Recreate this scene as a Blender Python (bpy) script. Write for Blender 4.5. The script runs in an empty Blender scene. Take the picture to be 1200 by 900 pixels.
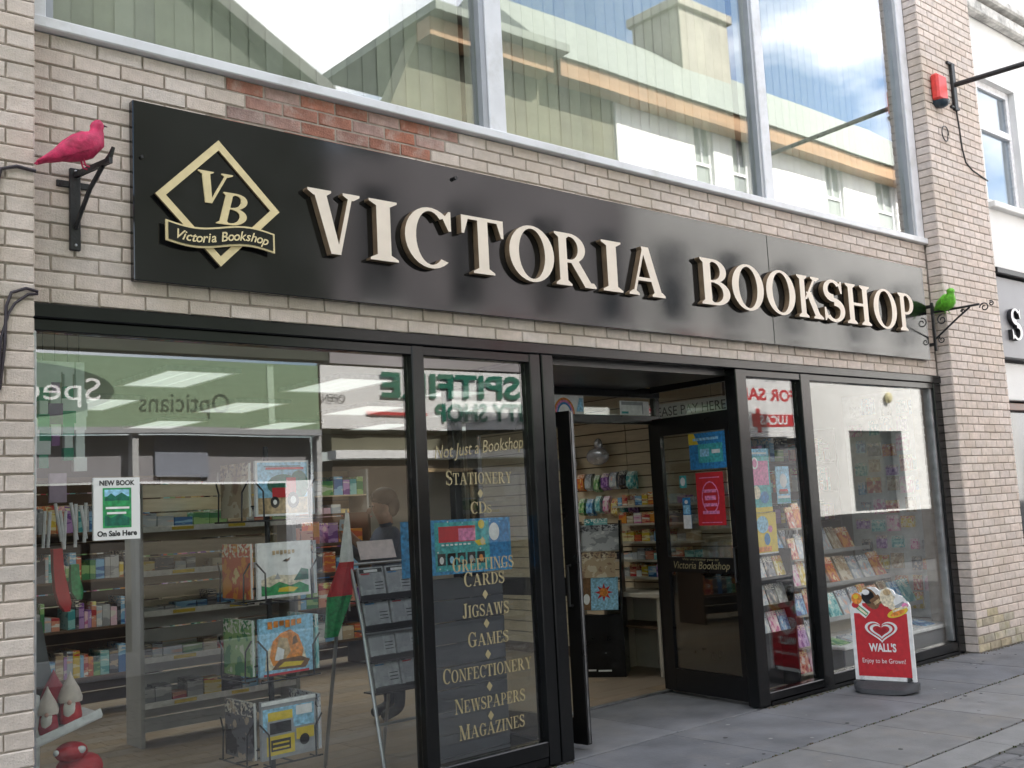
import bpy, bmesh, math, random
from mathutils import Vector, Matrix
from mathutils.geometry import delaunay_2d_cdt
random.seed(7)
rad = math.radians
S = bpy.context.scene
C = S.collection
V = Vector

# ------------------------------------------------------------------ camera
def cam_axes(yaw, pitch, roll):
    fw = V((math.sin(yaw)*math.cos(pitch), math.cos(yaw)*math.cos(pitch), math.sin(pitch)))
    r0 = V((math.cos(yaw), -math.sin(yaw), 0)); u0 = r0.cross(fw)
    r = r0*math.cos(roll)+u0*math.sin(roll); u = -r0*math.sin(roll)+u0*math.cos(roll)
    return r, u, fw
r_, u_, f_ = cam_axes(rad(41.019), rad(6.519), rad(-2.958))
cam = bpy.data.cameras.new('camera'); camo = bpy.data.objects.new('camera', cam); C.objects.link(camo)
m = Matrix((r_, u_, -f_)).transposed().to_4x4(); m.translation = V((0, -4.931, 1.6)); camo.matrix_world = m
cam.sensor_width = 36; cam.lens = 1231.1/1200*36; cam.clip_end = 2000; cam.clip_start = .05
S.camera = camo

# ------------------------------------------------------------------ sky, sun, exposure
CLOUD = 3.6
SUN_AZ, SUN_EL = 18.0, 43.0      # degrees from +Y (behind the shop) towards +X
w = bpy.data.worlds.new('World'); S.world = w; w.use_nodes = True
nt = w.node_tree; nt.nodes.clear()
def N(t, typ, **kw):
    n = t.nodes.new(typ)
    for k, v in kw.items(): setattr(n, k, v)
    return n
out = N(nt, 'ShaderNodeOutputWorld'); bg = N(nt, 'ShaderNodeBackground')
sky = N(nt, 'ShaderNodeTexSky', sky_type='NISHITA', sun_disc=False)
sky.sun_elevation = rad(SUN_EL); sky.sun_rotation = rad(SUN_AZ); sky.air_density = 1.0; sky.dust_density = 1.5
tc = N(nt, 'ShaderNodeTexCoord'); mp = N(nt, 'ShaderNodeMapping'); mp.inputs['Scale'].default_value = (1.6, 1.6, 3.6); mp.inputs['Rotation'].default_value = (0, 0, CLOUD)
nz = N(nt, 'ShaderNodeTexNoise'); nz.inputs['Scale'].default_value = 1.7; nz.inputs['Detail'].default_value = 9; nz.inputs['Roughness'].default_value = .56
rp = N(nt, 'ShaderNodeValToRGB'); rp.color_ramp.elements[0].position = .41; rp.color_ramp.elements[1].position = .60
mx = N(nt, 'ShaderNodeMix', data_type='RGBA')
L = nt.links.new
L(tc.outputs['Generated'], mp.inputs['Vector']); L(mp.outputs[0], nz.inputs['Vector']); L(nz.outputs['Fac'], rp.inputs[0])
L(rp.outputs[0], mx.inputs['Factor']); L(sky.outputs[0], mx.inputs[6]); mx.inputs[7].default_value = (9.8, 9.6, 9.6, 1)
L(mx.outputs[2], bg.inputs['Color']); bg.inputs['Strength'].default_value = .12
L(bg.outputs[0], out.inputs[0])
sd = bpy.data.lights.new('sun', 'SUN'); sd.energy = 4.6; sd.angle = rad(.6); sd.color = (1, .95, .88)
so = bpy.data.objects.new('sun', sd); C.objects.link(so)
tosun = V((math.sin(rad(SUN_AZ))*math.cos(rad(SUN_EL)), math.cos(rad(SUN_AZ))*math.cos(rad(SUN_EL)), math.sin(rad(SUN_EL))))
so.rotation_euler = tosun.to_track_quat('Z', 'Y').to_euler(); so.location = (0, 20, 30)
S.view_settings.view_transform = 'Standard'; S.view_settings.look = 'None'; S.view_settings.gamma = 1
S.view_settings.exposure = 1.85
S.render.engine = 'CYCLES'
S.cycles.use_denoising = True
S.cycles.max_bounces = 8; S.cycles.transparent_max_bounces = 20; S.cycles.diffuse_bounces = 3; S.cycles.use_adaptive_sampling = True; S.cycles.adaptive_threshold = .02; S.cycles.glossy_bounces = 4
S.cycles.caustics_reflective = False; S.cycles.caustics_refractive = False
S.cycles.sample_clamp_indirect = 6

# ------------------------------------------------------------------ materials
MATS = {}
def M(name, col=(.5, .5, .5), rough=.6, var=.0, scale=6, bump=0, bscale=60, metal=0, spec=.5, rnd=0, coat=0, emit=0, dirt=None, dscale=2.5, stretch=(1,1,1), sheen=0):
    if name in MATS: return MATS[name]
    m = bpy.data.materials.new(name); m.use_nodes = True; t = m.node_tree; l = t.links.new
    b = t.nodes['Principled BSDF']; b.inputs['Roughness'].default_value = rough; b.inputs['Metallic'].default_value = metal
    b.inputs['Specular IOR Level'].default_value = spec; b.inputs['Coat Weight'].default_value = coat
    if sheen: b.inputs['Sheen Weight'].default_value = sheen
    b.inputs['Base Color'].default_value = (*col, 1)
    tcx = N(t, 'ShaderNodeTexCoord'); mpp = N(t, 'ShaderNodeMapping'); mpp.inputs['Scale'].default_value = stretch
    l(tcx.outputs['Object'], mpp.inputs[0])
    src = None
    if var or rnd or dirt:
        rgb = N(t, 'ShaderNodeRGB'); rgb.outputs[0].default_value = (*col, 1); src = rgb.outputs[0]
    if rnd:
        oi = N(t, 'ShaderNodeObjectInfo'); ge = N(t, 'ShaderNodeNewGeometry')
        ad = N(t, 'ShaderNodeMath', operation='ADD'); fr = N(t, 'ShaderNodeMath', operation='FRACT')
        l(oi.outputs['Random'], ad.inputs[0]); l(ge.outputs['Random Per Island'], ad.inputs[1]); l(ad.outputs[0], fr.inputs[0])
        hs = N(t, 'ShaderNodeHueSaturation'); mr = N(t, 'ShaderNodeMapRange'); mr.inputs[3].default_value = 1-rnd; mr.inputs[4].default_value = 1+rnd
        l(fr.outputs[0], mr.inputs[0]); l(mr.outputs[0], hs.inputs['Value'])
        m2 = N(t, 'ShaderNodeMath', operation='MULTIPLY'); m2.inputs[1].default_value = 7.31; f2 = N(t, 'ShaderNodeMath', operation='FRACT')
        l(fr.outputs[0], m2.inputs[0]); l(m2.outputs[0], f2.inputs[0]); mr2 = N(t, 'ShaderNodeMapRange'); mr2.inputs[3].default_value = 1-rnd*1.6; mr2.inputs[4].default_value = 1+rnd*1.6
        l(f2.outputs[0], mr2.inputs[0]); l(mr2.outputs[0], hs.inputs['Saturation']); l(src, hs.inputs['Color']); src = hs.outputs[0]
    if var:
        n = N(t, 'ShaderNodeTexNoise'); n.inputs['Scale'].default_value = scale; n.inputs['Detail'].default_value = 6; l(mpp.outputs[0], n.inputs['Vector'])
        mr = N(t, 'ShaderNodeMapRange'); mr.inputs[1].default_value = .3; mr.inputs[2].default_value = .7; mr.inputs[3].default_value = 1-var; mr.inputs[4].default_value = 1+var
        l(n.outputs['Fac'], mr.inputs[0]); mm = N(t, 'ShaderNodeMix', data_type='RGBA', blend_type='MULTIPLY'); mm.inputs['Factor'].default_value = 1
        cc = N(t, 'ShaderNodeCombineColor'); [l(mr.outputs[0], cc.inputs[i]) for i in range(3)]
        l(src, mm.inputs[6]); l(cc.outputs[0], mm.inputs[7]); src = mm.outputs[2]
        rr = N(t, 'ShaderNodeMapRange'); rr.inputs[3].default_value = max(.02, rough-.08); rr.inputs[4].default_value = min(1, rough+.08); l(n.outputs['Fac'], rr.inputs[0]); l(rr.outputs[0], b.inputs['Roughness'])
    if dirt:
        n = N(t, 'ShaderNodeTexNoise'); n.inputs['Scale'].default_value = dscale; n.inputs['Detail'].default_value = 8; n.inputs['Roughness'].default_value = .65
        tg = N(t, 'ShaderNodeNewGeometry'); l(tg.outputs['Position'], n.inputs['Vector'])
        mr = N(t, 'ShaderNodeMapRange'); mr.inputs[1].default_value = .5; mr.inputs[2].default_value = .72; mr.inputs[4].default_value = .8; l(n.outputs['Fac'], mr.inputs[0])
        mm = N(t, 'ShaderNodeMix', data_type='RGBA'); mm.inputs[7].default_value = (*dirt, 1); l(mr.outputs[0], mm.inputs['Factor']); l(src, mm.inputs[6]); src = mm.outputs[2]
    if src: l(src, b.inputs['Base Color'])
    if bump:
        n = N(t, 'ShaderNodeTexNoise'); n.inputs['Scale'].default_value = bscale; n.inputs['Detail'].default_value = 5; l(mpp.outputs[0], n.inputs['Vector'])
        bp = N(t, 'ShaderNodeBump'); bp.inputs['Strength'].default_value = bump; bp.inputs['Distance'].default_value = .01
        l(n.outputs['Fac'], bp.inputs['Height']); l(bp.outputs[0], b.inputs['Normal'])
    if emit:
        b.inputs['Emission Color'].default_value = (*col, 1); b.inputs['Emission Strength'].default_value = emit
    MATS[name] = m; return m

def GLASS(name, mult=1.0, tint=(.93, .96, .94), wob=.0, wscale=.8):
    if name in MATS: return MATS[name]
    m = bpy.data.materials.new(name); m.use_nodes = True; t = m.node_tree; l = t.links.new; t.nodes.clear()
    o = N(t, 'ShaderNodeOutputMaterial'); mixs = N(t, 'ShaderNodeMixShader'); tr = N(t, 'ShaderNodeBsdfTransparent'); gl = N(t, 'ShaderNodeBsdfGlossy')
    tr.inputs[0].default_value = (*tint, 1); gl.inputs['Roughness'].default_value = .0; gl.inputs[0].default_value = (1, 1, 1, 1)
    ge = N(t, 'ShaderNodeNewGeometry'); d = N(t, 'ShaderNodeVectorMath', operation='DOT_PRODUCT'); l(ge.outputs['Normal'], d.inputs[0]); l(ge.outputs['Incoming'], d.inputs[1])
    a = N(t, 'ShaderNodeMath', operation='ABSOLUTE'); l(d.outputs['Value'], a.inputs[0])
    s = N(t, 'ShaderNodeMath', operation='SUBTRACT'); s.inputs[0].default_value = 1; l(a.outputs[0], s.inputs[1])
    p = N(t, 'ShaderNodeMath', operation='POWER'); p.inputs[1].default_value = 5; l(s.outputs[0], p.inputs[0])
    ma = N(t, 'ShaderNodeMath', operation='MULTIPLY_ADD', use_clamp=True); ma.inputs[1].default_value = .957; ma.inputs[2].default_value = .043; l(p.outputs[0], ma.inputs[0])
    mu = N(t, 'ShaderNodeMath', operation='MULTIPLY', use_clamp=True); mu.inputs[1].default_value = mult; l(ma.outputs[0], mu.inputs[0])
    l(mu.outputs[0], mixs.inputs[0]); l(tr.outputs[0], mixs.inputs[1]); l(gl.outputs[0], mixs.inputs[2]); l(mixs.outputs[0], o.inputs[0])
    if wob:
        n = N(t, 'ShaderNodeTexNoise'); n.inputs['Scale'].default_value = wscale; n.inputs['Detail'].default_value = 1; l(ge.outputs['Position'], n.inputs['Vector'])
        bp = N(t, 'ShaderNodeBump'); bp.inputs['Strength'].default_value = 1; bp.inputs['Distance'].default_value = wob; l(n.outputs['Fac'], bp.inputs['Height']); l(bp.outputs[0], gl.inputs['Normal'])
    MATS[name] = m; return m

def COVER(name, c1, c2, c3, c4, seed=0.0, band=.76):
    """printed card or book cover: picture blotches over a ground, a title band on top (flat print)"""
    if name in MATS: return MATS[name]
    m = bpy.data.materials.new(name); m.use_nodes = True; t = m.node_tree; l = t.links.new; b = t.nodes['Principled BSDF']; b.inputs['Roughness'].default_value = .35
    tcx = N(t, 'ShaderNodeTexCoord'); sx = N(t, 'ShaderNodeSeparateXYZ'); l(tcx.outputs['Generated'], sx.inputs[0])
    oi = N(t, 'ShaderNodeObjectInfo')
    n = N(t, 'ShaderNodeTexNoise'); n.noise_dimensions = '4D'; n.inputs['Scale'].default_value = 3.2; n.inputs['Detail'].default_value = 3; n.inputs['W'].default_value = seed
    mad = N(t, 'ShaderNodeMath', operation='MULTIPLY_ADD'); mad.inputs[1].default_value = 40; mad.inputs[2].default_value = seed; l(oi.outputs['Random'], mad.inputs[0]); l(mad.outputs[0], n.inputs['W']); l(tcx.outputs['Generated'], n.inputs['Vector'])
    r = N(t, 'ShaderNodeValToRGB'); e = r.color_ramp; e.interpolation = 'CONSTANT'; e.elements[0].color = (*c1, 1); e.elements[0].position = 0; e.elements[1].color = (*c2, 1); e.elements[1].position = .47
    x = e.elements.new(.6); x.color = (*c3, 1); l(n.outputs['Fac'], r.inputs[0])
    g = N(t, 'ShaderNodeMath', operation='GREATER_THAN'); g.inputs[1].default_value = band; l(sx.outputs['Z'], g.inputs[0])
    w2 = N(t, 'ShaderNodeTexNoise'); w2.inputs['Scale'].default_value = 14; l(tcx.outputs['Generated'], w2.inputs['Vector'])
    g2 = N(t, 'ShaderNodeMath', operation='GREATER_THAN'); g2.inputs[1].default_value = .52; l(w2.outputs['Fac'], g2.inputs[0])
    ml = N(t, 'ShaderNodeMath', operation='MULTIPLY'); l(g.outputs[0], ml.inputs[0]); l(g2.outputs[0], ml.inputs[1])
    m1 = N(t, 'ShaderNodeMix', data_type='RGBA'); m1.inputs[7].default_value = (*c4, 1); l(ml.outputs[0], m1.inputs['Factor']); l(r.outputs[0], m1.inputs[6]); l(m1.outputs[2], b.inputs['Base Color'])
    MATS[name] = m; return m

# ------------------------------------------------------------------ mesh building
class F:
    """a flat frame in space: u across, v up, n = u x v out of the face"""
    def __init__(s, o, u=(1, 0, 0), v=(0, 0, 1)): s.o = V(o); s.u = V(u).normalized(); s.v = V(v).normalized(); s.n = s.u.cross(s.v)
    def p(s, a, b, c=0): return s.o+s.u*a+s.v*b+s.n*c
class MB:
    def __init__(s): s.v = []; s.f = []; s.m = []
    def add(s, vs, fs, mi=0):
        k = len(s.v); s.v += [tuple(x) for x in vs]; s.f += [tuple(i+k for i in q) for q in fs]; s.m += [mi]*len(fs); return s
    def box(s, x0, x1, y0, y1, z0, z1, mi=0):
        return s.add([(x0,y0,z0),(x1,y0,z0),(x1,y1,z0),(x0,y1,z0),(x0,y0,z1),(x1,y0,z1),(x1,y1,z1),(x0,y1,z1)],
                     [(3,2,1,0),(4,5,6,7),(0,1,5,4),(1,2,6,5),(2,3,7,6),(3,0,4,7)], mi)
    def cbox(s, x0, x1, y0, y1, z0, z1, c=.004, mi=0):
        """box with its edges chamfered"""
        b = bmesh.new(); bmesh.ops.create_cube(b, size=1)
        for q in b.verts: q.co = V((x0+(q.co.x+.5)*(x1-x0), y0+(q.co.y+.5)*(y1-y0), z0+(q.co.z+.5)*(z1-z0)))
        bmesh.ops.bevel(b, geom=b.edges[:], offset=c, segments=1, affect='EDGES')
        b.verts.index_update(); s.add([q.co.copy() for q in b.verts], [[q.index for q in f.verts] for f in b.faces], mi); b.free(); return s
    def fbox(s, fr, a0, a1, b0, b1, c0, c1, mi=0):
        q = [fr.p(a, b, c) for c in (c0, c1) for a, b in ((a0,b0),(a1,b0),(a1,b1),(a0,b1))]
        return s.add(q, [(3,2,1,0),(4,5,6,7),(0,1,5,4),(1,2,6,5),(2,3,7,6),(3,0,4,7)], mi)
    def prism(s, fr, pts, c0, c1, mi=0, side=None):
        n = len(pts); q = [fr.p(a, b, c0) for a, b in pts]+[fr.p(a, b, c1) for a, b in pts]
        s.add(q, [tuple(range(n-1, -1, -1)), tuple(range(n, 2*n))], mi)
        k = len(s.v)-2*n
        for i in range(n):
            j = (i+1) % n; s.f.append((k+i, k+j, k+n+j, k+n+i)); s.m.append(mi if side is None else side)
        return s
    def tube(s, pts, r, n=8, mi=0, cap=True):
        pts = [V(p) for p in pts]; rs = r if isinstance(r, (list, tuple)) else [r]*len(pts)
        rings = []; up = None
        for i, p in enumerate(pts):
            d = (pts[min(i+1, len(pts)-1)]-pts[max(i-1, 0)]).normalized()
            if up is None: up = d.orthogonal().normalized()
            up = (up-d*up.dot(d)); up = up.normalized() if up.length > 1e-6 else d.orthogonal().normalized()
            sd_ = d.cross(up); rings.append([p+(up*math.cos(2*math.pi*k/n)+sd_*math.sin(2*math.pi*k/n))*rs[i] for k in range(n)])
        return s.loft(rings, mi, cap)
    def loft(s, rings, mi=0, cap=True):
        n = len(rings[0]); vs = [x for r in rings for x in r]; fs = []
        for i in range(len(rings)-1):
            for k in range(n):
                a = i*n+k; b = i*n+(k+1) % n; fs.append((a, b, b+n, a+n))
        if cap: fs.append(tuple(range(n-1, -1, -1))); fs.append(tuple(range((len(rings)-1)*n, len(rings)*n)))
        return s.add(vs, fs, mi)
    def ell(s, c, rx, ry, rz, n=12, k=8, mi=0, rot=None):
        c = V(c); rings = []
        for i in range(k+1):
            a = math.pi*(i+.001)/(k+.002)-math.pi/2; q = []
            for j in range(n):
                b = 2*math.pi*j/n; o = V((rx*math.cos(a)*math.cos(b), ry*math.cos(a)*math.sin(b), rz*math.sin(a)))
                q.append(c+((rot @ o) if rot else o))
            rings.append(q)
        return s.loft(rings, mi)
    def lathe(s, c, prof, n=16, mi=0):
        c = V(c); return s.loft([[c+V((r*math.cos(2*math.pi*k/n), r*math.sin(2*math.pi*k/n), z)) for k in range(n)] for r, z in prof], mi)
    def build(s, name, mats, parent=None, smooth=False, base=None):
        if not isinstance(mats, (list, tuple)): mats = [mats]
        vs = s.v
        if base is not None: vs = [tuple(V(x)-V(base)) for x in vs]
        me = bpy.data.meshes.new(name); me.from_pydata(vs, [], s.f); me.update()
        for q in mats: me.materials.append(q)
        me.polygons.foreach_set('material_index', s.m)
        if smooth:
            me.polygons.foreach_set('use_smooth', [True]*len(s.f))
            try: me.set_sharp_from_angle(angle=rad(45))
            except Exception: pass
        o = bpy.data.objects.new(name, me); C.objects.link(o)
        if base is not None: o.location = base
        if parent is not None:
            o.parent = parent
            if base is None: o.matrix_parent_inverse = parent_inv(parent)
            else: o.matrix_parent_inverse = parent_inv(parent)
        return o
def world_of(o):
    mt = o.matrix_basis.copy()
    if o.parent: mt = world_of(o.parent) @ o.matrix_parent_inverse @ mt
    return mt
def parent_inv(p): return world_of(p).inverted()
def link(o, parent=None):
    C.objects.link(o)
    if parent is not None: o.parent = parent; o.matrix_parent_inverse = parent_inv(parent)
    return o
def tag(o, label, cat, group=None, kind=None):
    o['label'] = label; o['category'] = cat
    if group: o['group'] = group
    if kind: o['kind'] = kind
    return o
def thing(name, label, cat, loc=(0, 0, 0), group=None):
    o = bpy.data.objects.new(name, None); C.objects.link(o); o.location = loc; o.empty_display_size = .1
    return tag(o, label, cat, group)
def struct(o): o['kind'] = 'structure'; return o
def inst(name, mesh, mt, parent=None):
    o = bpy.data.objects.new(name, mesh); C.objects.link(o); o.matrix_basis = mt
    if parent is not None: o.parent = parent; o.matrix_parent_inverse = parent_inv(parent)
    return o
ORD = ['first', 'second', 'third', 'fourth', 'fifth', 'sixth', 'seventh', 'eighth', 'ninth', 'tenth', 'eleventh', 'twelfth']

# ------------------------------------------------------------------ lettering: a drawn serif alphabet (cap height 1)
def R(x0, y0, x1, y1): return [(x0, y0), (x1, y0), (x1, y1), (x0, y1)]
def serif(cx, w_, sw, y, d): return [(cx-sw/2, y), (cx+sw/2, y), (cx+sw/2, y+.035*d), (cx+w_/2, y+.1*d), (cx-w_/2, y+.1*d), (cx-sw/2, y+.035*d)]
def stem(cx, w_=.2, sw=.42, y0=0, y1=1, top=1, bot=1):
    q = [R(cx-w_/2, y0, cx+w_/2, y1)]
    if bot: q.append(serif(cx, w_, sw, y0, 1))
    if top: q.append(serif(cx, w_, sw, y1, -1))
    return q
def ring(cx, cy, rx, ry, tx, ty, a0, a1, n=None):
    n = n or max(6, int(abs(a1-a0)/12)); q = []
    for i in range(n):
        p = []
        for k in (i, i+1):
            a = rad(a0+(a1-a0)*k/n); p.append((cx+rx*math.cos(a), cy+ry*math.sin(a), cx+(rx-tx)*math.cos(a), cy+(ry-ty)*math.sin(a)))
        q.append([(p[0][0], p[0][1]), (p[1][0], p[1][1]), (p[1][2], p[1][3]), (p[0][2], p[0][3])])
    return q
def diag(xa, ya, xb, yb, w_, w2=None): w2 = w2 or w_; return [[(xa-w_/2, ya), (xa+w_/2, ya), (xb+w2/2, yb), (xb-w2/2, yb)]]
def bowlP(): return ring(.38, .72, .4, .28, .19, .06, -90, 90)+[R(.2, .44, .39, .5), R(.1, .94, .39, 1)]
_C = ring(.5, .5, .47, .52, .2, .06, 48, 312)+[[(.74, .86), (.85, 1.0), (.89, 1.0), (.89, .66), (.84, .66)]]
_S = ring(.4, .745, .34, .275, .16, .07, 35, 180)+ring(.4, .745, .34, .275, .16, .19, 180, 275)+ring(.42, .275, .38, .295, .17, .19, 90, 0)+ring(.42, .275, .38, .295, .17, .07, 0, -145)+[[(.62, .86), (.68, 1), (.73, 1), (.73, .7), (.68, .7)], [(.06, .32), (.11, .32), (.18, .12), (.1, 0), (.06, 0)]]
GL = {
 'A': diag(.12, .02, .47, 1, .07)+diag(.86, .02, .5, 1, .22)+[R(.25, .3, .75, .37), serif(.12, .07, .3, 0, 1), serif(.86, .22, .4, 0, 1)],
 'B': stem(.2, .2, .36)+ring(.38, .745, .37, .255, .18, .06, -90, 90)+ring(.4, .27, .43, .27, .2, .06, -90, 90)+[R(.1, .94, .4, 1), R(.2, .49, .42, .54), R(.1, 0, .42, .06)],
 'C': _C, 'D': stem(.2, .2, .36)+ring(.34, .5, .58, .5, .2, .06, -90, 90)+[R(.1, .94, .36, 1), R(.1, 0, .36, .06)],
 'E': stem(.2, .2, .36)+[R(.1, .94, .78, 1), R(.1, 0, .8, .06), R(.2, .48, .58, .54), R(.53, .38, .58, .64), [(.66, .95), (.73, .72), (.78, .72), (.78, 1)], [(.66, .05), (.8, 0), (.85, .28), (.8, .28)]],
 'F': stem(.2, .2, .42)+[R(.1, .94, .76, 1), R(.2, .48, .58, .54), R(.53, .38, .58, .64), [(.64, .95), (.71, .7), (.76, .7), (.76, 1)]],
 'G': _C+stem(.8, .2, .42, .05, .46, 1, 0), 'H': stem(.22, .2, .42)+stem(.83, .2, .42)+[R(.25, .47, .8, .54)],
 'I': stem(.225, .22, .45), 'J': stem(.36, .2, .42, .2, 1, 1, 0)+ring(.21, .2, .25, .22, .2, .06, 180, 360),
 'K': stem(.22, .2, .42)+diag(.34, .44, .76, .97, .09)+[serif(.77, .1, .36, 1, -1), serif(.84, .22, .42, 0, 1)]+diag(.84, .02, .47, .62, .23),
 'L': stem(.2, .2, .42)+[R(.1, 0, .78, .06), [(.62, .05), (.78, 0), (.83, .3), (.78, .3)]],
 'M': stem(.15, .07, .3)+diag(.2, 1, .6, 0, .2)+diag(1.0, 1, .62, 0, .07)+stem(1.04, .2, .38),
 'N': stem(.15, .07, .3)+diag(.2, 1, .84, 0, .2)+stem(.86, .07, .3, 0, 1, 1, 0), 'O': ring(.5, .5, .48, .52, .2, .055, 0, 360, 36),
 'P': stem(.2, .2, .4)+bowlP(), 'R': stem(.2, .2, .4)+bowlP()+diag(.84, .02, .47, .5, .23)+[serif(.88, .2, .3, 0, 1)],
 'S': _S, 'T': stem(.475, .21, .44, 0, 1, 0)+[R(.04, .94, .91, 1), [(.04, .68), (.09, .68), (.18, .95), (.04, 1)], [(.86, .68), (.91, .68), (.91, 1), (.77, .95)]],
 'V': diag(.2, .98, .5, 0, .24, .2)+diag(.82, .98, .55, 0, .08)+[serif(.2, .24, .46, 1, -1), serif(.83, .1, .34, 1, -1)],
 'W': diag(.18, .98, .44, 0, .22, .16)+diag(.66, .98, .48, 0, .08)+diag(.74, .98, 1.0, 0, .22, .16)+diag(1.22, .98, 1.04, 0, .08)+[serif(.18, .22, .4, 1, -1), serif(.72, .22, .4, 1, -1), serif(1.23, .1, .3, 1, -1)],
 'Y': diag(.18, .98, .47, .45, .22)+diag(.8, .98, .53, .45, .08)+stem(.49, .2, .42, 0, .5, 0)+[serif(.18, .2, .4, 1, -1), serif(.8, .1, .32, 1, -1)],
 'Z': [R(.06, .94, .82, 1), R(.04, 0, .84, .06), [(.06, .72), (.11, .72), (.2, .95), (.06, 1)], [(.66, .05), (.84, 0), (.84, .28), (.79, .28)]]+diag(.17, .03, .7, .97, .24),
 's': [[(x*.66, y*.66) for x, y in p] for p in _S],
}
_cache = {}
def glyph(ch):
    if ch in _cache: return _cache[ch]
    vs = []; fs = []
    for p in GL[ch]:
        ar = sum(p[i][0]*p[(i+1) % len(p)][1]-p[(i+1) % len(p)][0]*p[i][1] for i in range(len(p)))
        if ar < 0: p = p[::-1]
        fs.append(list(range(len(vs), len(vs)+len(p)))); vs += [V(q) for q in p]
    r = delaunay_2d_cdt(vs, [], fs, 1, 1e-4)
    tris = [f for f, o in zip(r[2], r[5]) if len(o)]
    _cache[ch] = ([tuple(v) for v in r[0]], tris); return _cache[ch]
def letter_mb(mb, ch, fr, x0, x1, y0, h, c0, c1, shear=0, side=1):
    vs, tr = glyph(ch); lo = min(v[0] for v in vs); hi = max(v[0] for v in vs); sx = (x1-x0)/(hi-lo)
    q = [(x0+(v[0]-lo)*sx+shear*v[1]*h, y0+v[1]*h) for v in vs]; n = len(q)
    mb.add([fr.p(a, b, c1) for a, b in q], tr, 0)
    if c1-c0 > 1e-6:
        mb.add([fr.p(a, b, c0) for a, b in q], [t[::-1] for t in tr], side)
        ed = {}
        for t in tr:
            for i in range(3): ed[(t[i], t[(i+1) % 3])] = 1
        for a, b in list(ed):
            if (b, a) not in ed:
                mb.add([fr.p(*q[a], c0), fr.p(*q[b], c0), fr.p(*q[b], c1), fr.p(*q[a], c1)], [(0, 1, 2, 3)], side)
    return mb
def adv(ch): vs = glyph(ch)[0]; return max(v[0] for v in vs)-min(v[0] for v in vs)
def serif_line(mb, s, fr, xc, y0, h, width, c, first=1.12):
    gap = .11; ws = [.4 if ch == ' ' else adv(ch)*(first if i == 0 else 1) for i, ch in enumerate(s)]; tot = sum(ws)+gap*(len(s)-1); k = width/tot; x = xc-width/2
    for i, (ch, w_) in enumerate(zip(s, ws)):
        if ch != ' ': letter_mb(mb, ch, fr, x, x+w_*k, y0, h*(first if i == 0 else 1), c, c)
        x += (w_+gap)*k
    return mb
def text(name, body, fr, x, y, size, mat, parent=None, c=.001, ext=0, shear=0, align='CENTER', bold=0, width=None, mirror=False):
    """sans lettering from the built-in typeface, turned into a mesh"""
    cu = bpy.data.curves.new(name, 'FONT'); cu.body = body; cu.size = size; cu.align_x = align; cu.align_y = 'CENTER'; cu.extrude = ext; cu.shear = shear; cu.offset = bold; cu.resolution_u = 3
    o = bpy.data.objects.new('tmp', cu); C.objects.link(o); dg = bpy.context.evaluated_depsgraph_get(); dg.update()
    me = bpy.data.meshes.new_from_object(o.evaluated_get(dg)); bpy.data.objects.remove(o); bpy.data.curves.remove(cu)
    xs = [v.co.x for v in me.vertices]; k = 1
    if width and xs: k = width/(max(xs)-min(xs))
    for v in me.vertices: v.co.x *= k
    me.materials.clear(); me.materials.append(mat); me.name = name
    mt = Matrix((fr.u, fr.v, fr.n)).transposed().to_4x4(); mt.translation = fr.p(x, y, c+ext)
    return inst(name, me, mt, parent)

# ------------------------------------------------------------------ palette
mortar = M('mortar', (.36, .31, .265), .95, .2, 14, .4, 90)
brickm = M('pale brick', (.625, .54, .485), .85, .12, 22, .4, 110, rnd=.09, dirt=(.47, .40, .31), dscale=1.0)
mossbr = M('mossy brick', (.44, .39, .30), .9, .25, 14, .4, 90, rnd=.2, dirt=(.30, .28, .16), dscale=5)
redbr = M('bare red brick', (.36, .19, .15), .88, .30, 16, .5, 90, rnd=.20, dirt=(.50, .40, .35), dscale=8)
blackal = M('black aluminium', (.006, .0065, .007), .22, .15, 5, spec=.38)
blackfr = M('black door frame', (.007, .007, .008), .3, .2, 7, spec=.35)
alu = M('worn aluminium', (.42, .43, .45), .38, .25, 12, metal=.9)
dalu = M('dull aluminium', (.16, .165, .17), .5, .4, 9, metal=.8)
whitefr = M('white window frame', (.74, .75, .78), .4, .06, 5, dirt=(.5, .5, .48), dscale=3)
greyfr = M('grey anodised frame', (.36, .38, .41), .42, .1, 6, metal=.3)
signblk = M('gloss black sign', (.008, .0085, .009), .10, .3, 3, spec=.6, dirt=(.02, .02, .022), dscale=2.2)
cream = M('cream letter face', (.82, .72, .61), .5, .05, 9)
goldsd = M('brown gold letter side', (.20, .14, .085), .45, .2, 20, metal=.15)
goldface = M('pale gold', (.72, .60, .34), .5, .08, 20)
goldtxt = M('gold vinyl', (.34, .285, .155), .5)
slate = M('grey slate paving', (.128, .133, .146), .72, .28, 3.2, .35, 40, rnd=.10, dirt=(.175, .17, .17), dscale=2.3)
slab2 = M('grey paving slab', (.17, .17, .172), .8, .18, 5, .3, 60, rnd=.10, dirt=(.20, .185, .165), dscale=3)
kerbm = M('pale kerb stone', (.205, .205, .205), .8, .14, 6, .3, 60, rnd=.06)
settm = M('dark sett', (.115, .115, .12), .8, .25, 9, .4, 50, rnd=.25)
joint = M('paving joint', (.10, .10, .10), .95, .2, 20)
paper = M('white paper', (.80, .80, .79), .7, .03, 5)
iron = M('black iron', (.015, .015, .016), .45, .3, 20, .2, 80)
def flat(n, c=(.5, .5, .5), r=.5, var=.13, scale=26, **k): return M(n, c, r, var, scale, **k)
red = flat('red print', (.55, .02, .03)); white = flat('white print', (.82, .82, .82)); green = flat('green print', (.03, .30, .10), var=.4, scale=48); blue = flat('blue print', (.03, .22, .50), var=.4, scale=48)
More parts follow.
